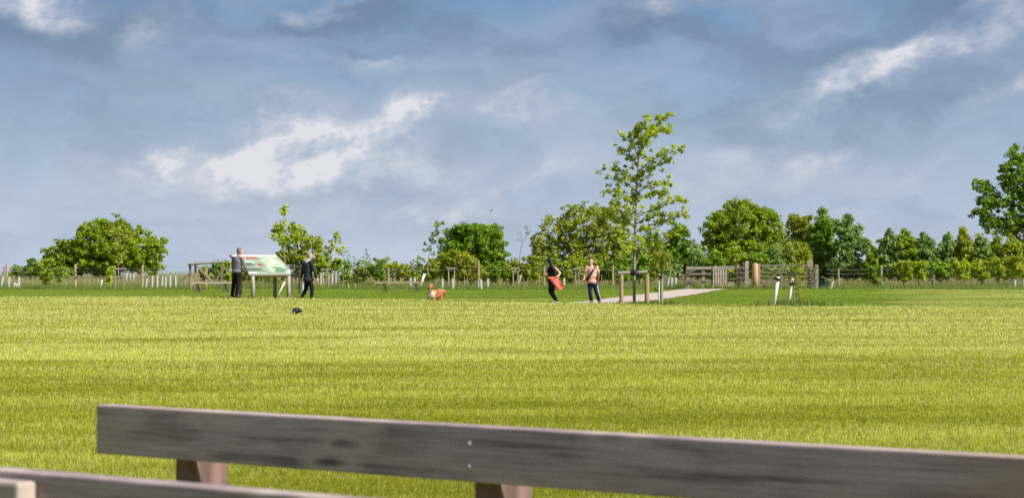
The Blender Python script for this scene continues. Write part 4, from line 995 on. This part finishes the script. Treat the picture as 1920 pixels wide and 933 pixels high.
# positions of the posts along the plank from their photo columns
def along(P0, px):
    k_ = (px-960)/F; return (k_*P0.y-P0.x)/(u.x-k_*u.y)
rear_bench('timber_bench', 'big weathered grey timber bench seen from behind across the foreground', PL, TOPZ, 3.5, [along(PL, 366)-.047, along(PL, 937)-.042, 3.1], .145)
P2_ = at(0, 876, 4.12); P2_ = P2_-u*.9
rb = rear_bench('timber_bench', 'nearer weathered grey bench back cut off at the lower left corner', P2_, at(0, 876, 4.12).z, 3.3, [1.9, 3.1], .145)
xe = along(P2_, 52)+.06
for (x0, x1, m, nm) in ((xe-.30, xe-.045, 'endgrain', 'joint_block'),):
    mb = MB(); mb.box((0, 0, 0), (x1-x0, .05, .13)); o = mb.build(nm, M[m], None, bevel=.008); o.parent = rb; o.location = ((x0+x1)/2+.045, -.055, P2_.z-.080)

# ------------------------------------------------------------------ figures
DG = None
def prims_mesh(name, prims, mat, parent, voxel=.012, colfn=None, smooth_it=3, origin=None):
    mb = MB()
    for p in prims:
        if p[0] == 'c':
            _, a, ra, b, rb_ = p; a = Vector(a); b = Vector(b); mb.sphere(a, ra, 12, 8); mb.sphere(b, rb_, 12, 8)
            if (b-a).length > 1e-4: mb.tube([a, b], [ra, rb_], 12)
        else:
            _, c, r = p[:3]; rot = p[3] if len(p) > 3 else None; mb.sphere(Vector(c), r, 16, 12, rot)
    base_ = parent.location if parent is not None else origin
    me = bpy.data.meshes.new(name); me.from_pydata([tuple(Vector(v)-base_) for v in mb.v], [], mb.f); me.update()
    tmp = bpy.data.objects.new('tmp', me); COL.objects.link(tmp)
    rm = tmp.modifiers.new('r', 'REMESH'); rm.mode = 'VOXEL'; rm.voxel_size = voxel; rm.use_smooth_shade = True
    sm = tmp.modifiers.new('s', 'SMOOTH'); sm.iterations = smooth_it; sm.factor = .5
    dg = bpy.context.evaluated_depsgraph_get(); me2 = bpy.data.meshes.new_from_object(tmp.evaluated_get(dg)); me2.name = name
    bpy.data.objects.remove(tmp); bpy.data.meshes.remove(me); me2.materials.clear()
    if colfn is not None:
        n = len(me2.vertices); cc = np.empty(n*3, np.float32); me2.vertices.foreach_get('co', cc); cc = cc.reshape(-1, 3)+np.array(base_)
        a = me2.attributes.new('col', 'FLOAT_COLOR', 'POINT'); c4_ = np.ones((n, 4), np.float32); c4_[:, :3] = colfn(cc); a.data.foreach_set('color', c4_.ravel())
    me2.polygons.foreach_set('use_smooth', [True]*len(me2.polygons))
    return link(name, me2, mat, parent)
SKIN = mat_plain('skin', (.60, .34, .25), .55, .08, 20, bump=0)
SKIN2 = mat_plain('ruddy_skin', (.66, .32, .26), .55, .08, 20, bump=0)
EYE = mat_plain('eye_dark', (.02, .015, .01), .3, .1, 5, bump=0); MOUTH = mat_plain('lips', (.40, .14, .12), .5, .1, 5, bump=0)
SHOEW = mat_plain('white_shoe', (.75, .75, .75), .6, .1, 20, bump=0); SHOEB = mat_plain('black_shoe', (.03, .03, .03), .6, .1, 20, bump=0)
def cloth(name, c, var=.25, sc=14, bump=.3, **k): return mat_plain(name, c, .85, var, sc, bump=bump, spec=.15, **k)

def hand_prims(w, h, side, f):
    """w wrist, h palm centre, f finger direction"""
    w = Vector(w); h = Vector(h); f = Vector(f).normalized(); s = Vector(side).normalized()
    P = [('c', w, .026, h, .036)]
    for i, (o, l) in enumerate(((-.028, .062), (-.010, .074), (.009, .070), (.027, .054))):
        a = h+s*o+f*.03; m = a+f*l*.55; t = m+(f*.7-Vector((0, .25, .15))*.4).normalized()*l*.5
        P += [('c', a, .0105, m, .0095), ('c', m, .0095, t, .008)]
    a = h-s*.03; m = a-s*.022+f*.022; t = m+f*.03
    P += [('c', a, .013, m, .011), ('c', m, .011, t, .009)]
    return P
def head_prims(c, face, s=1.0):
    c = Vector(c); f = Vector(face).normalized(); q = f.to_track_quat('Y', 'Z').to_matrix(); r_ = q @ Vector((1, 0, 0)); up = q @ Vector((0, 0, 1))
    P = [('e', c+up*.025*s, (.076*s, .094*s, .098*s), q), ('e', c-up*.045*s+f*.025*s, (.056*s, .062*s, .062*s), q), ('c', c+f*.085*s+up*.012*s, .011*s, c+f*.106*s-up*.018*s, .015*s),
         ('e', c+f*.075*s-up*.088*s, (.026*s, .022*s, .02*s), q)]
    for sd_ in (-1, 1): P.append(('e', c+r_*sd_*.080*s-f*.005*s, (.012*s, .02*s, .032*s), q))
    return P, q, r_, up, f
def face_parts(c, q, r_, up, f, body, s=1.0):
    for sd_ in (-1, 1):
        mb = MB(); mb.sphere(Vector(c)+f*.086*s+r_*sd_*.032*s+up*.012*s, (.009*s, .007*s, .005*s), 8, 6, q); mb.build('eye', EYE, body, smooth=True)
        
    mb = MB(); mb.sphere(Vector(c)+f*.088*s-up*.052*s, (.024*s, .008*s, .007*s), 8, 6, q); mb.build('mouth', MOUTH, body, smooth=True)

def limb(pts, rad):
    return [('c', pts[i], rad[i], pts[i+1], rad[i+1]) for i in range(len(pts)-1)]
def person(px, D, label, j, face, skin, top, trous, shoes, hair, toplen, bare_arm=False, female=False, feet=None, sleeve=1.0, fat=1.0, seatd=0):
    """j: joints as (photo px, row, depth offset)"""
    P = {k: at(v[0], v[1], D+(v[2] if len(v) > 2 else 0)) for k, v in j.items()}
    base_ = foot(px, D); root = empty('person', base_, label, 'person')
    P['shL'].z += .045; P['shR'].z += .045; HS = 1.12
    hp, q, r_, up, f = head_prims(P['head'], face, HS)
    ax = (P['shR']-P['shL']); ax.z = 0; ax.normalize(); bk = Vector((-ax.y, ax.x, 0)); Q = Matrix((ax, bk, Vector((0, 0, 1)))).transposed()
    chest = (P['shR']+P['shL'])/2-Vector((0, 0, .14)); hips = (P['hiR']+P['hiL'])/2; belly = chest.lerp(hips, .55)
    hw = (P['shR']-P['shL']).length/2
    body = hp+[('c', P['head']-up*.06, .055, P['neck'], .062)]
    tor = lambda k: [('e', chest.lerp(belly, t_), (hw*.93*k+(k-1)*.02, .116*fat*k, .17*k), Q) for t_ in (.33, .66)]+[('e', belly.lerp(hips, t_), (hw*.84*k*(1-t_)+.168*k*t_, .117*fat*k, .15*k), Q) for t_ in (.3, .6)]+[('c', P['neck'].lerp(P[s_], .15)-Vector((0, 0, .03)), .062*k, P[s_], .052*k) for s_ in ('shL', 'shR')]+[('e', chest, ((hw*.98)*k+(k-1)*.02, .118*fat*k, .20*k), Q), ('e', belly, (hw*.84*k, .112*fat*k, .19*k), Q), ('e', hips+Vector((0, 0, .02)), (.165*k*(1.02 if female else 1), .125*fat*k, .14*k), Q),
                     ('c', P['shL'], .058*k, P['shR'], .058*k), ('c', P['neck'], .06, chest, .09)]
    body += tor(.9)
    arm = lambda s, k, a=0: limb([P['sh'+s], P['el'+s], P['wr'+s]], [.052*k, .041*k, .029*k])
    for s in 'LR':
        body += arm(s, 1)
        body += hand_prims(P['wr'+s], P['ha'+s], f if abs(f.x) < .5 else Vector((0, 1, 0)), P['ha'+s]-P['wr'+s])
        body += limb([P['hi'+s], P['kn'+s], P['an'+s]], [.082, .054, .038])
        body += [('c', P['an'+s], .036, P['to'+s], .032)]
    skm = skin
    bo = prims_mesh('body', body, skm, root, .0105, smooth_it=1)
    collar = ('c', P['neck']-Vector((0, 0, .035)), .078, P['neck']-Vector((0, 0, .005)), .074)
    face_parts(P['head'], q, r_, up, f, bo, HS)
    # hair
    c = P['head']; hm = []
    hair_m, style = hair
    if style == 'short':
        hm = [('e', c+up*.060-f*.020, (.094, .106, .098), q), ('e', c-f*.045-up*.0, (.088, .078, .090), q)]
    if style == 'long':
        tl = P['tail']; hm = [('e', c+up*.036-f*.022, (.100, .114, .114), q), ('c', c-f*.06, .075, P['tail0'], .070), ('c', P['tail0'], .070, P['tail1'], .060), ('c', P['tail1'], .060, tl, .02)]
    prims_mesh('hair', hm, hair_m, root, .011, smooth_it=2)
    # trousers
    tr = [('e', hips+Vector((0, 0, .0)), (.172, .135*fat, .135), Q)]
    for s in 'LR': tr += limb([P['hi'+s], P['kn'+s], P['an'+s]-Vector((0, 0, .01))], ([.100, .074, .062] if not female else [.100, .066, .046]))
    prims_mesh('trousers', tr, trous, root, .012, smooth_it=3)
    # top
    tp = tor(1.06)
    if bare_arm: tp = [k_ for k_ in tp if not (k_[0] == 'c')]+[('c', P['shL'].lerp(P['shR'], .22)+Vector((0, 0, .01)), .058, chest, .09), ('c', P['shR'].lerp(P['shL'], .22)+Vector((0, 0, .01)), .058, chest, .09)]
    if not bare_arm:
        for s in 'LR':
            el = P['el'+s]; wr = P['wr'+s]
            if sleeve >= 1: tp += limb([P['sh'+s], el, wr-(wr-el)*.06], [.072, .058, .045])
            else: tp += limb([P['sh'+s], P['sh'+s].lerp(el, sleeve)], [.072, .070])
    tp.append(('e', hips+Vector((0, 0, toplen)), (.165 if female else (.215 if fat > 1.25 else .188), .145*fat, .10), Q))
    topo = prims_mesh('jumper' if top[1] == 'jumper' else top[1], tp, top[0], root, .012, smooth_it=3)
    for s in 'LR':
        mb = [('c', P['an'+s]-Vector((0, 0, .035)), .045, P['to'+s], .038), ('e', P['an'+s].lerp(P['to'+s], .3)-Vector((0, 0, .045)), (.05, .05, .03))]
        prims_mesh('shoe', mb, shoes, root, .012, smooth_it=2)
    return root, P, Q, f

GREYHAIR = mat_plain('grey_hair', (.22, .21, .21), .8, .4, 40, bump=.3); THINHAIR = mat_plain('thin_grey_hair', (.30, .25, .23), .8, .3, 40, bump=.3)
BLACKHAIR = mat_plain('black_hair', (.018, .014, .013), .45, .3, 40, bump=.3); DARKHAIR = mat_plain('dark_brown_hair', (.03, .02, .015), .6, .3, 40, bump=.3)
def knit():
    m, t, b = new_mat('grey_knit')
    tcn = t.nodes.new('ShaderNodeTexCoord'); s = t.nodes.new('ShaderNodeSeparateXYZ'); t.links.new(tcn.outputs['Object'], s.inputs[0])
    n = t.nodes.new('ShaderNodeTexNoise'); n.inputs['Scale'].default_value = 30; t.links.new(tcn.outputs['Object'], n.inputs['Vector'])
    r = t.nodes.new('ShaderNodeValToRGB'); e_ = r.color_ramp.elements; r.color_ramp.interpolation = 'CONSTANT'
    g1 = (.20, .21, .23, 1); g2 = (.05, .05, .06, 1); g3 = (.34, .35, .37, 1)
    stops = [(0, g3), (.905/2, g2), (.925/2, g3), (.94/2, g2), (.96/2, g1)]
    while len(e_) < len(stops): e_.new(.5)
    for k_, (p, c) in zip(e_, stops): k_.position = p; k_.color = c
    mp = t.nodes.new('ShaderNodeMath'); mp.operation = 'MULTIPLY'; mp.inputs[1].default_value = .5; t.links.new(s.outputs[2], mp.inputs[0]); t.links.new(mp.outputs[0], r.inputs[0])
    mx = t.nodes.new('ShaderNodeMix'); mx.data_type = 'RGBA'; mx.blend_type = 'MULTIPLY'; mx.inputs[0].default_value = .5
    t.links.new(r.outputs[0], mx.inputs[6]); t.links.new(n.outputs['Fac'], mx.inputs[7]); t.links.new(mx.outputs[2], b.inputs['Base Color']); b.inputs['Roughness'].default_value = .9
    return m
person(441, 70, 'grey haired man in grey jumper and black trousers touching the map board', dict(
    head=(450,471.5), neck=(446.5,481), shL=(438,486.5,.10), shR=(453.5,486.5,-.10), elR=(459,500,-.12), wrR=(464.5,509,0.0), haR=(466.5,512.5,.03),
    elL=(436.5,502,.28), wrL=(442,511,.38), haL=(445,514,.4), hiL=(440.5,512,.06), hiR=(447.5,512,-.06), knL=(438,533,.06), knR=(446,533,-.05), anL=(435.5,552.5,.08), anR=(443,553.5,-.06), toL=(441,554.5,.18), toR=(449,555,.04)),
    (.80, .55, -.02), SKIN2, (knit(), 'jumper'), cloth('black_trousers', (.012, .012, .018)), SHOEB, (GREYHAIR, 'short'), .06, fat=1.15)
rt, P, Q, f = person(580, 71, 'walker in charcoal hooded jacket and navy trousers heading right', dict(
    head=(580.5,479), neck=(578,488.5), shL=(571,494,.13), shR=(583.5,494,-.13), elR=(590,508,-.18), wrR=(594,520,-.16), haR=(595.5,524.5,-.16),
    elL=(567,508,.20), wrL=(565,520,.22), haL=(565,525,.22), hiL=(575.5,523,.08), hiR=(580.5,523,-.07), knL=(574,541,.09), knR=(585,541,-.07), anL=(566,556,.09), anR=(584.5,558.5,-.07), toL=(566.5,560.5,.09), toR=(589,560.5,-.07)),
    (.93, .33, 0), SKIN2, (cloth('charcoal_jacket', (.035, .037, .043)), 'jacket'), cloth('navy_trousers', (.012, .012, .028)), SHOEW, (THINHAIR, 'short'), -.02, fat=1.30)
prims_mesh('hood', [('e', P['neck']+Vector((-.04, 0, -.02)), (.15, .14, .075)), ('c', P['neck']+Vector((-.08, .06, -.03)), .06, P['neck']+Vector((-.06, -.10, -.04)), .06), ('e', P['neck']+Vector((.01, 0, .03)), (.095, .09, .05))], cloth('light_grey_hood', (.34, .34, .38)), rt, .012)
rt, P, Q, f = person(1040, 73, 'woman jogging away in black top and leggings, coral jacket round her waist', dict(
    head=(1029.5,491), neck=(1033.5,500), shL=(1026.5,503.5,.04), shR=(1041,504.5,-.04), elL=(1022.5,513.5,-.02), wrL=(1019.5,520,.10), haL=(1018,523,.14),
    elR=(1050,511.5,-.04), wrR=(1047,517,-.18), haR=(1044.5,518,-.21), hiL=(1033,527,.05), hiR=(1039,527,-.05), knL=(1031.5,547,.10), knR=(1035.5,548,-.08), anL=(1041,562,.22), anR=(1045,564,-.05), toL=(1038,565,.28), toR=(1043,567.5,.02),
    tail0=(1034.5,497,-.12), tail1=(1038.5,504,-.15), tail=(1042,512,-.15)),
    (-.75, .65, 0), SKIN, (cloth('black_vest', (.012, .010, .014)), 'vest'), cloth('black_leggings', (.010, .009, .012)), SHOEW, (BLACKHAIR, 'long'), .10, bare_arm=True, female=True)
CORAL = cloth('coral_jacket', (.92, .20, .13), .3, 6)
def sheet(name, rows, mat, parent, thick=.02):
    n = len(rows[0]); m = len(rows); V = [p for r in rows for p in r]
    Fc = [(i*n+k, i*n+k+1, (i+1)*n+k+1, (i+1)*n+k) for i in range(m-1) for k in range(n-1)]
    mb = MB(); mb.add(V, Fc); o = mb.build(name, mat, parent, smooth=True)
    so_ = o.modifiers.new('t', 'SOLIDIFY'); so_.thickness = thick; so_.offset = 0; ss = o.modifiers.new('s', 'SUBSURF'); ss.levels = 2; ss.render_levels = 2
    return o
Dw = 73
sheet('tied_jacket', [[at(1029.5,521,Dw-.12), at(1034,520,Dw-.19), at(1039,519.5,Dw-.21), at(1045,520,Dw-.17)],
    [at(1031,525,Dw-.15), at(1037,526.5,Dw-.26), at(1042,525,Dw-.21), at(1048,525,Dw-.24)],
    [at(1037,531,Dw-.18), at(1041,532.5,Dw-.30), at(1047,530,Dw-.22), at(1052,530,Dw-.28)],
    [at(1042,538,Dw-.22), at(1046,539,Dw-.32), at(1051,536,Dw-.24), at(1056,533,Dw-.34)],
    [at(1044,546,Dw-.22), at(1050,544,Dw-.34), at(1055,541,Dw-.26), at(1061.5,535.5,Dw-.32)]], CORAL, rt)
prims_mesh('waist_knot', [('c', at(1029,520.5,Dw-.10), .035, at(1046,520.5,Dw-.12), .035), ('c', at(1029,520.5,Dw-.10), .035, at(1030,520.5,Dw+.12), .035)], CORAL, rt, .012)
def striped():
    m, t, b = new_mat('striped_coral_shirt')
    tcn = t.nodes.new('ShaderNodeTexCoord'); s = t.nodes.new('ShaderNodeSeparateXYZ'); t.links.new(tcn.outputs['Object'], s.inputs[0])
    n = t.nodes.new('ShaderNodeTexNoise'); n.inputs['Scale'].default_value = 14; t.links.new(tcn.outputs['Object'], n.inputs['Vector'])
    ad = t.nodes.new('ShaderNodeMath'); ad.operation = 'MULTIPLY_ADD'; ad.inputs[1].default_value = .03; t.links.new(n.outputs['Fac'], ad.inputs[0]); t.links.new(s.outputs[2], ad.inputs[2])
    mp = t.nodes.new('ShaderNodeMapRange'); mp.inputs[1].default_value = .70; mp.inputs[2].default_value = 1.50; t.links.new(ad.outputs[0], mp.inputs[0])
    r = t.nodes.new('ShaderNodeValToRGB'); r.color_ramp.interpolation = 'CONSTANT'; e_ = r.color_ramp.elements
    w = (.62, .52, .50, 1); c = (.62, .20, .13, 1); o_ = (.86, .19, .05, 1); lg = (.42, .38, .42, 1)
    stops = [(0, w), (.11, o_), (.17, lg), (.22, c), (.25, lg), (.28, o_), (.40, lg), (.50, c), (.53, w), (.56, c), (.60, w), (.63, c), (.67, w), (.70, c), (.74, w), (.77, c), (.81, w), (.84, c)]
    while len(e_) < len(stops): e_.new(.5)
    for k_, (p, cc) in zip(e_, stops): k_.position = p; k_.color = cc
    t.links.new(mp.outputs[0], r.inputs[0]); t.links.new(r.outputs[0], b.inputs['Base Color']); b.inputs['Roughness'].default_value = .85
    return m
rt, P, Q, f = person(1112, 72.6, 'man in coral striped T shirt with a dark sling bag walking towards us', dict(
    head=(1108,490.5), neck=(1109,499.5), shL=(1100.5,503,0), shR=(1118.5,503,0), elL=(1096.5,515,.02), wrL=(1094.5,525,-.06), haL=(1094,529,-.08),
    elR=(1123,515,.04), wrR=(1121.5,525,.0), haR=(1121,529,-.02), hiL=(1105.5,531,0), hiR=(1114,531,0), knL=(1106,549,-.04), knR=(1119,549,-.02), anL=(1109,563.5,.10), anR=(1123.5,563.5,.12), toL=(1108.5,567,-.04), toR=(1125.5,567,0)),
    (-.12, -1, -.03), SKIN, (striped(), 'shirt'), cloth('navy_track_trousers', (.014, .018, .05)), SHOEB, (DARKHAIR, 'short'), .07, sleeve=.55, fat=1.12)
BAG = cloth('black_sling_bag', (.025, .022, .022))
prims_mesh('sling_bag', [('c', at(1118,496,72.56), .022, at(1112,507,72.43), .03), ('c', at(1112,507,72.43), .03, at(1104,519,72.42), .05), ('c', at(1104,519,72.42), .055, at(1100.5,525,72.45), .045)], BAG, rt, .012)
WSTR = mat_plain('white_side_stripe', (.7, .7, .7), .8, .05, 9, bump=0)
mb = MB(); k1, k2, k3 = P['hiR'], P['knR'], P['anR']; mb.tube([k1+Vector((.10, -.03, 0)), k2+Vector((.068, -.03, 0)), k3+Vector((.058, -.03, .03))], [.014]*3, 6); mb.build('side_stripe', WSTR, rt)
mb = MB(); k1, k2, k3 = P['hiL'], P['knL'], P['anL']; mb.tube([k1+Vector((-.10, -.03, 0)), k2+Vector((-.068, -.03, 0)), k3+Vector((-.058, -.03, .03))], [.010]*3, 6); mb.build('side_stripe', WSTR, rt)
mb = MB(); mb.tube([P['elL'].lerp(P['wrL'], .9), P['elL'].lerp(P['wrL'], 1.0)], [.036, .036], 10); mb.build('wristwatch', WSTR, rt)

# ---- dog
Dd = 66.5
def dogcol(c):
    wob = .03*np.sin(c[:, 2]*37)+.03*np.sin(c[:, 0]*41+c[:, 1]*23)
    ru = at(808.5, 552, Dd); d = np.sqrt(((c[:, 0]-ru.x)/.155)**2+((c[:, 2]-ru.z)/.17)**2+((c[:, 1]-ru.y+.12)/.24)**2)
    or1 = np.array([.78, .38, .18]); or2 = np.array([.55, .22, .10]); wh = np.array([.80, .70, .62]); cream = np.array([.62, .46, .28])
    n = fbm(c[:, 0]*14+50, c[:, 2]*14+c[:, 1]*9+50, 2)[:, None]
    o_ = or1*n+or2*(1-n); w = (1-sstep(.85, 1.1, d+wob*3))[:, None]
    col = o_*(1-w)+wh*w
    lowz = 1-sstep(at(0, 562, Dd).z, at(0, 555, Dd).z, c[:, 2]+wob); col = col*(1-lowz[:, None]*.8)+cream*lowz[:, None]*.8
    return col
hip = at(809.5, 550.5, Dd); che = at(823, 549.5, Dd+.42); nk = at(827, 546, Dd+.50); hd = at(831, 547, Dd+.50); mz = at(836.5, 548.5, Dd+.42)
root = empty('dog', foot(815, Dd), 'ginger and white long haired dog trotting away with its tail raised', 'dog')
dp = [('e', hip, (.125, .17, .135)), ('e', hip.lerp(che, .5), (.13, .24, .125)), ('e', che, (.125, .16, .145)), ('c', che, .11, nk, .085), ('e', hd, (.085, .09, .08)), ('c', hd, .06, mz, .034),
      ('e', hip.lerp(che, .5)+Vector((.02, 0, -.05)), (.14, .2, .10)), ('e', nk+Vector((0, 0, -.06)), (.12, .1, .12))]
gzd = ground(hip.x, hip.y)
for sx, (hx, hy, fy) in (( -1, (-.065, -.06, 0)), (1, (.07, -.04, .10))):
    h_ = hip+Vector((hx, hy, -.03)); kn = hip+Vector((hx*1.1, hy+.08, -.15)); hk = hip+Vector((hx*1.1, hy-.07, -.20)); pw = Vector((hip.x+hx*1.1, hip.y+hy-.03, gzd+.03))
    dp += [('c', h_, .085, kn, .055), ('c', kn, .05, hk, .033), ('c', hk, .032, pw, .026), ('c', pw, .028, pw+Vector((0, .05, -.005)), .024)]
for hx, hy in ((-.06, .02), (.08, .0)):
    s_ = che+Vector((hx, hy, -.06)); el_ = che+Vector((hx, hy-.04, -.17)); pw = Vector((che.x+hx+.02, che.y+hy, ground(che.x, che.y)+.03))
    dp += [('c', s_, .06, el_, .04), ('c', el_, .038, pw, .026), ('c', pw, .028, pw+Vector((.01, .04, -.005)), .024)]
for sx in (-1, 1): dp.append(('c', hd+Vector((-.03, .06*sx, .045)), .03, hd+Vector((-.05, .085*sx, -.04)), .022))
dp += [('c', hip+Vector((0, -.13, .08)), .035, at(806,541,Dd-.22), .05), ('c', at(806,541,Dd-.22), .05, at(806.5,537,Dd-.22), .055), ('c', at(806.5,537,Dd-.22), .055, at(809.5,534.5,Dd-.2), .045), ('c', at(809.5,534.5,Dd-.2), .045, at(812,537,Dd-.16), .02)]
db = prims_mesh('body', dp, M['skin_col'], root, .011, dogcol, 2)
# shaggy coat strands
g_ = np.random.default_rng(5); nv = len(db.data.vertices); cc = np.empty(nv*3, np.float32); db.data.vertices.foreach_get('co', cc); cc = cc.reshape(-1, 3)
nn_ = np.empty(nv*3, np.float32); db.data.vertices.foreach_get('normal', nn_); nn_ = nn_.reshape(-1, 3)
pick = g_.choice(nv, 5000); p = cc[pick]; nn2 = nn_[pick]; ln = .03+.03*g_.random(5000); d = nn2*.55+np.array([0, -.35, -.65]); d /= np.linalg.norm(d, axis=1)[:, None]
sx_ = np.cross(d, nn2+1e-3); sx_ /= np.linalg.norm(sx_, axis=1)[:, None]+1e-6
V = np.stack([p-sx_*.006, p+sx_*.006, p+d*ln[:, None]], 1).reshape(-1, 3); cl3 = np.repeat(dogcol(p+np.array(root.location))*(.75+.5*g_.random(5000))[:, None], 3, 0)
fo = link('fur', raw_mesh('fur', V, np.arange(15000).reshape(-1, 3), 3, cl3), M['skin_col'], root)
mb = MB(); mb.sphere(mz+Vector((.03, -.005, .01)), (.02, .022, .018), 8, 6); mb.build('nose', EYE, root, smooth=True)

# ---- crow feeding in the grass and a far bird
Dc = Dof(589, 0.0)
root = empty('crow', foot(557.5, Dc), 'black crow feeding in the front field', 'bird')
FE = mat_plain('black_feathers', (.012, .012, .016), .35, .4, 30, bump=.3, spec=.6)
b = foot(557.5, Dc); k = Dc/F
cp = lambda px, row, dy=0: at(px, row, Dc+dy)
prims_mesh('body', [('e', cp(556,582), (.105, .16, .075)), ('c', cp(552.5,582,-.05), .055, cp(551,584.5,-.12), .05), ('e', cp(551,585.5,-.14), (.045, .055, .045)), ('c', cp(560,581,.05), .05, cp(567,583,.12), .014), ('e', cp(554.5,579.5,.02), (.06, .1, .045)),
    ('c', cp(555,585,0), .02, cp(555.5,588.5,-.02), .009), ('c', cp(559,585,.04), .02, cp(559.5,588.5,.03), .009)], FE, root, .008, smooth_it=2)
prims_mesh('wing', [('e', cp(559,582,-.11), (.11, .025, .055)), ('c', cp(562,582.5,-.09), .03, cp(568,583,-.02), .008)], FE, root, .008)
mb = MB(); mb.tube([cp(551,586,-.18), cp(551.5,588,-.23)], [.016, .004], 8); mb.build('beak', M['guard_grey'], root)
Db = 120; root = empty('flying_bird', at(921, 395, Db), 'tiny dark bird flying high in the sky over the dense round tree', 'bird')
prims_mesh('body', [('c', at(920.4,395.2,Db), .035, at(922.2,395.4,Db), .022), ('c', at(922.2,395.4,Db), .02, at(923,395.3,Db), .012)], FE, root, .008)
for s in (-1, 1):
    mb = MB(); c = at(921, 395, Db); mb.add([c+Vector((-.03, 0, .01)), c+Vector((.05, 0, .01)), c+Vector((.02, .18*s, .07)), c+Vector((-.03, .15*s, .06))], [(0, 1, 2, 3)])
    o = mb.build('wing', FE, root); mo = o.modifiers.new('t', 'SOLIDIFY'); mo.thickness = .008
bpy.context.view_layer.update()
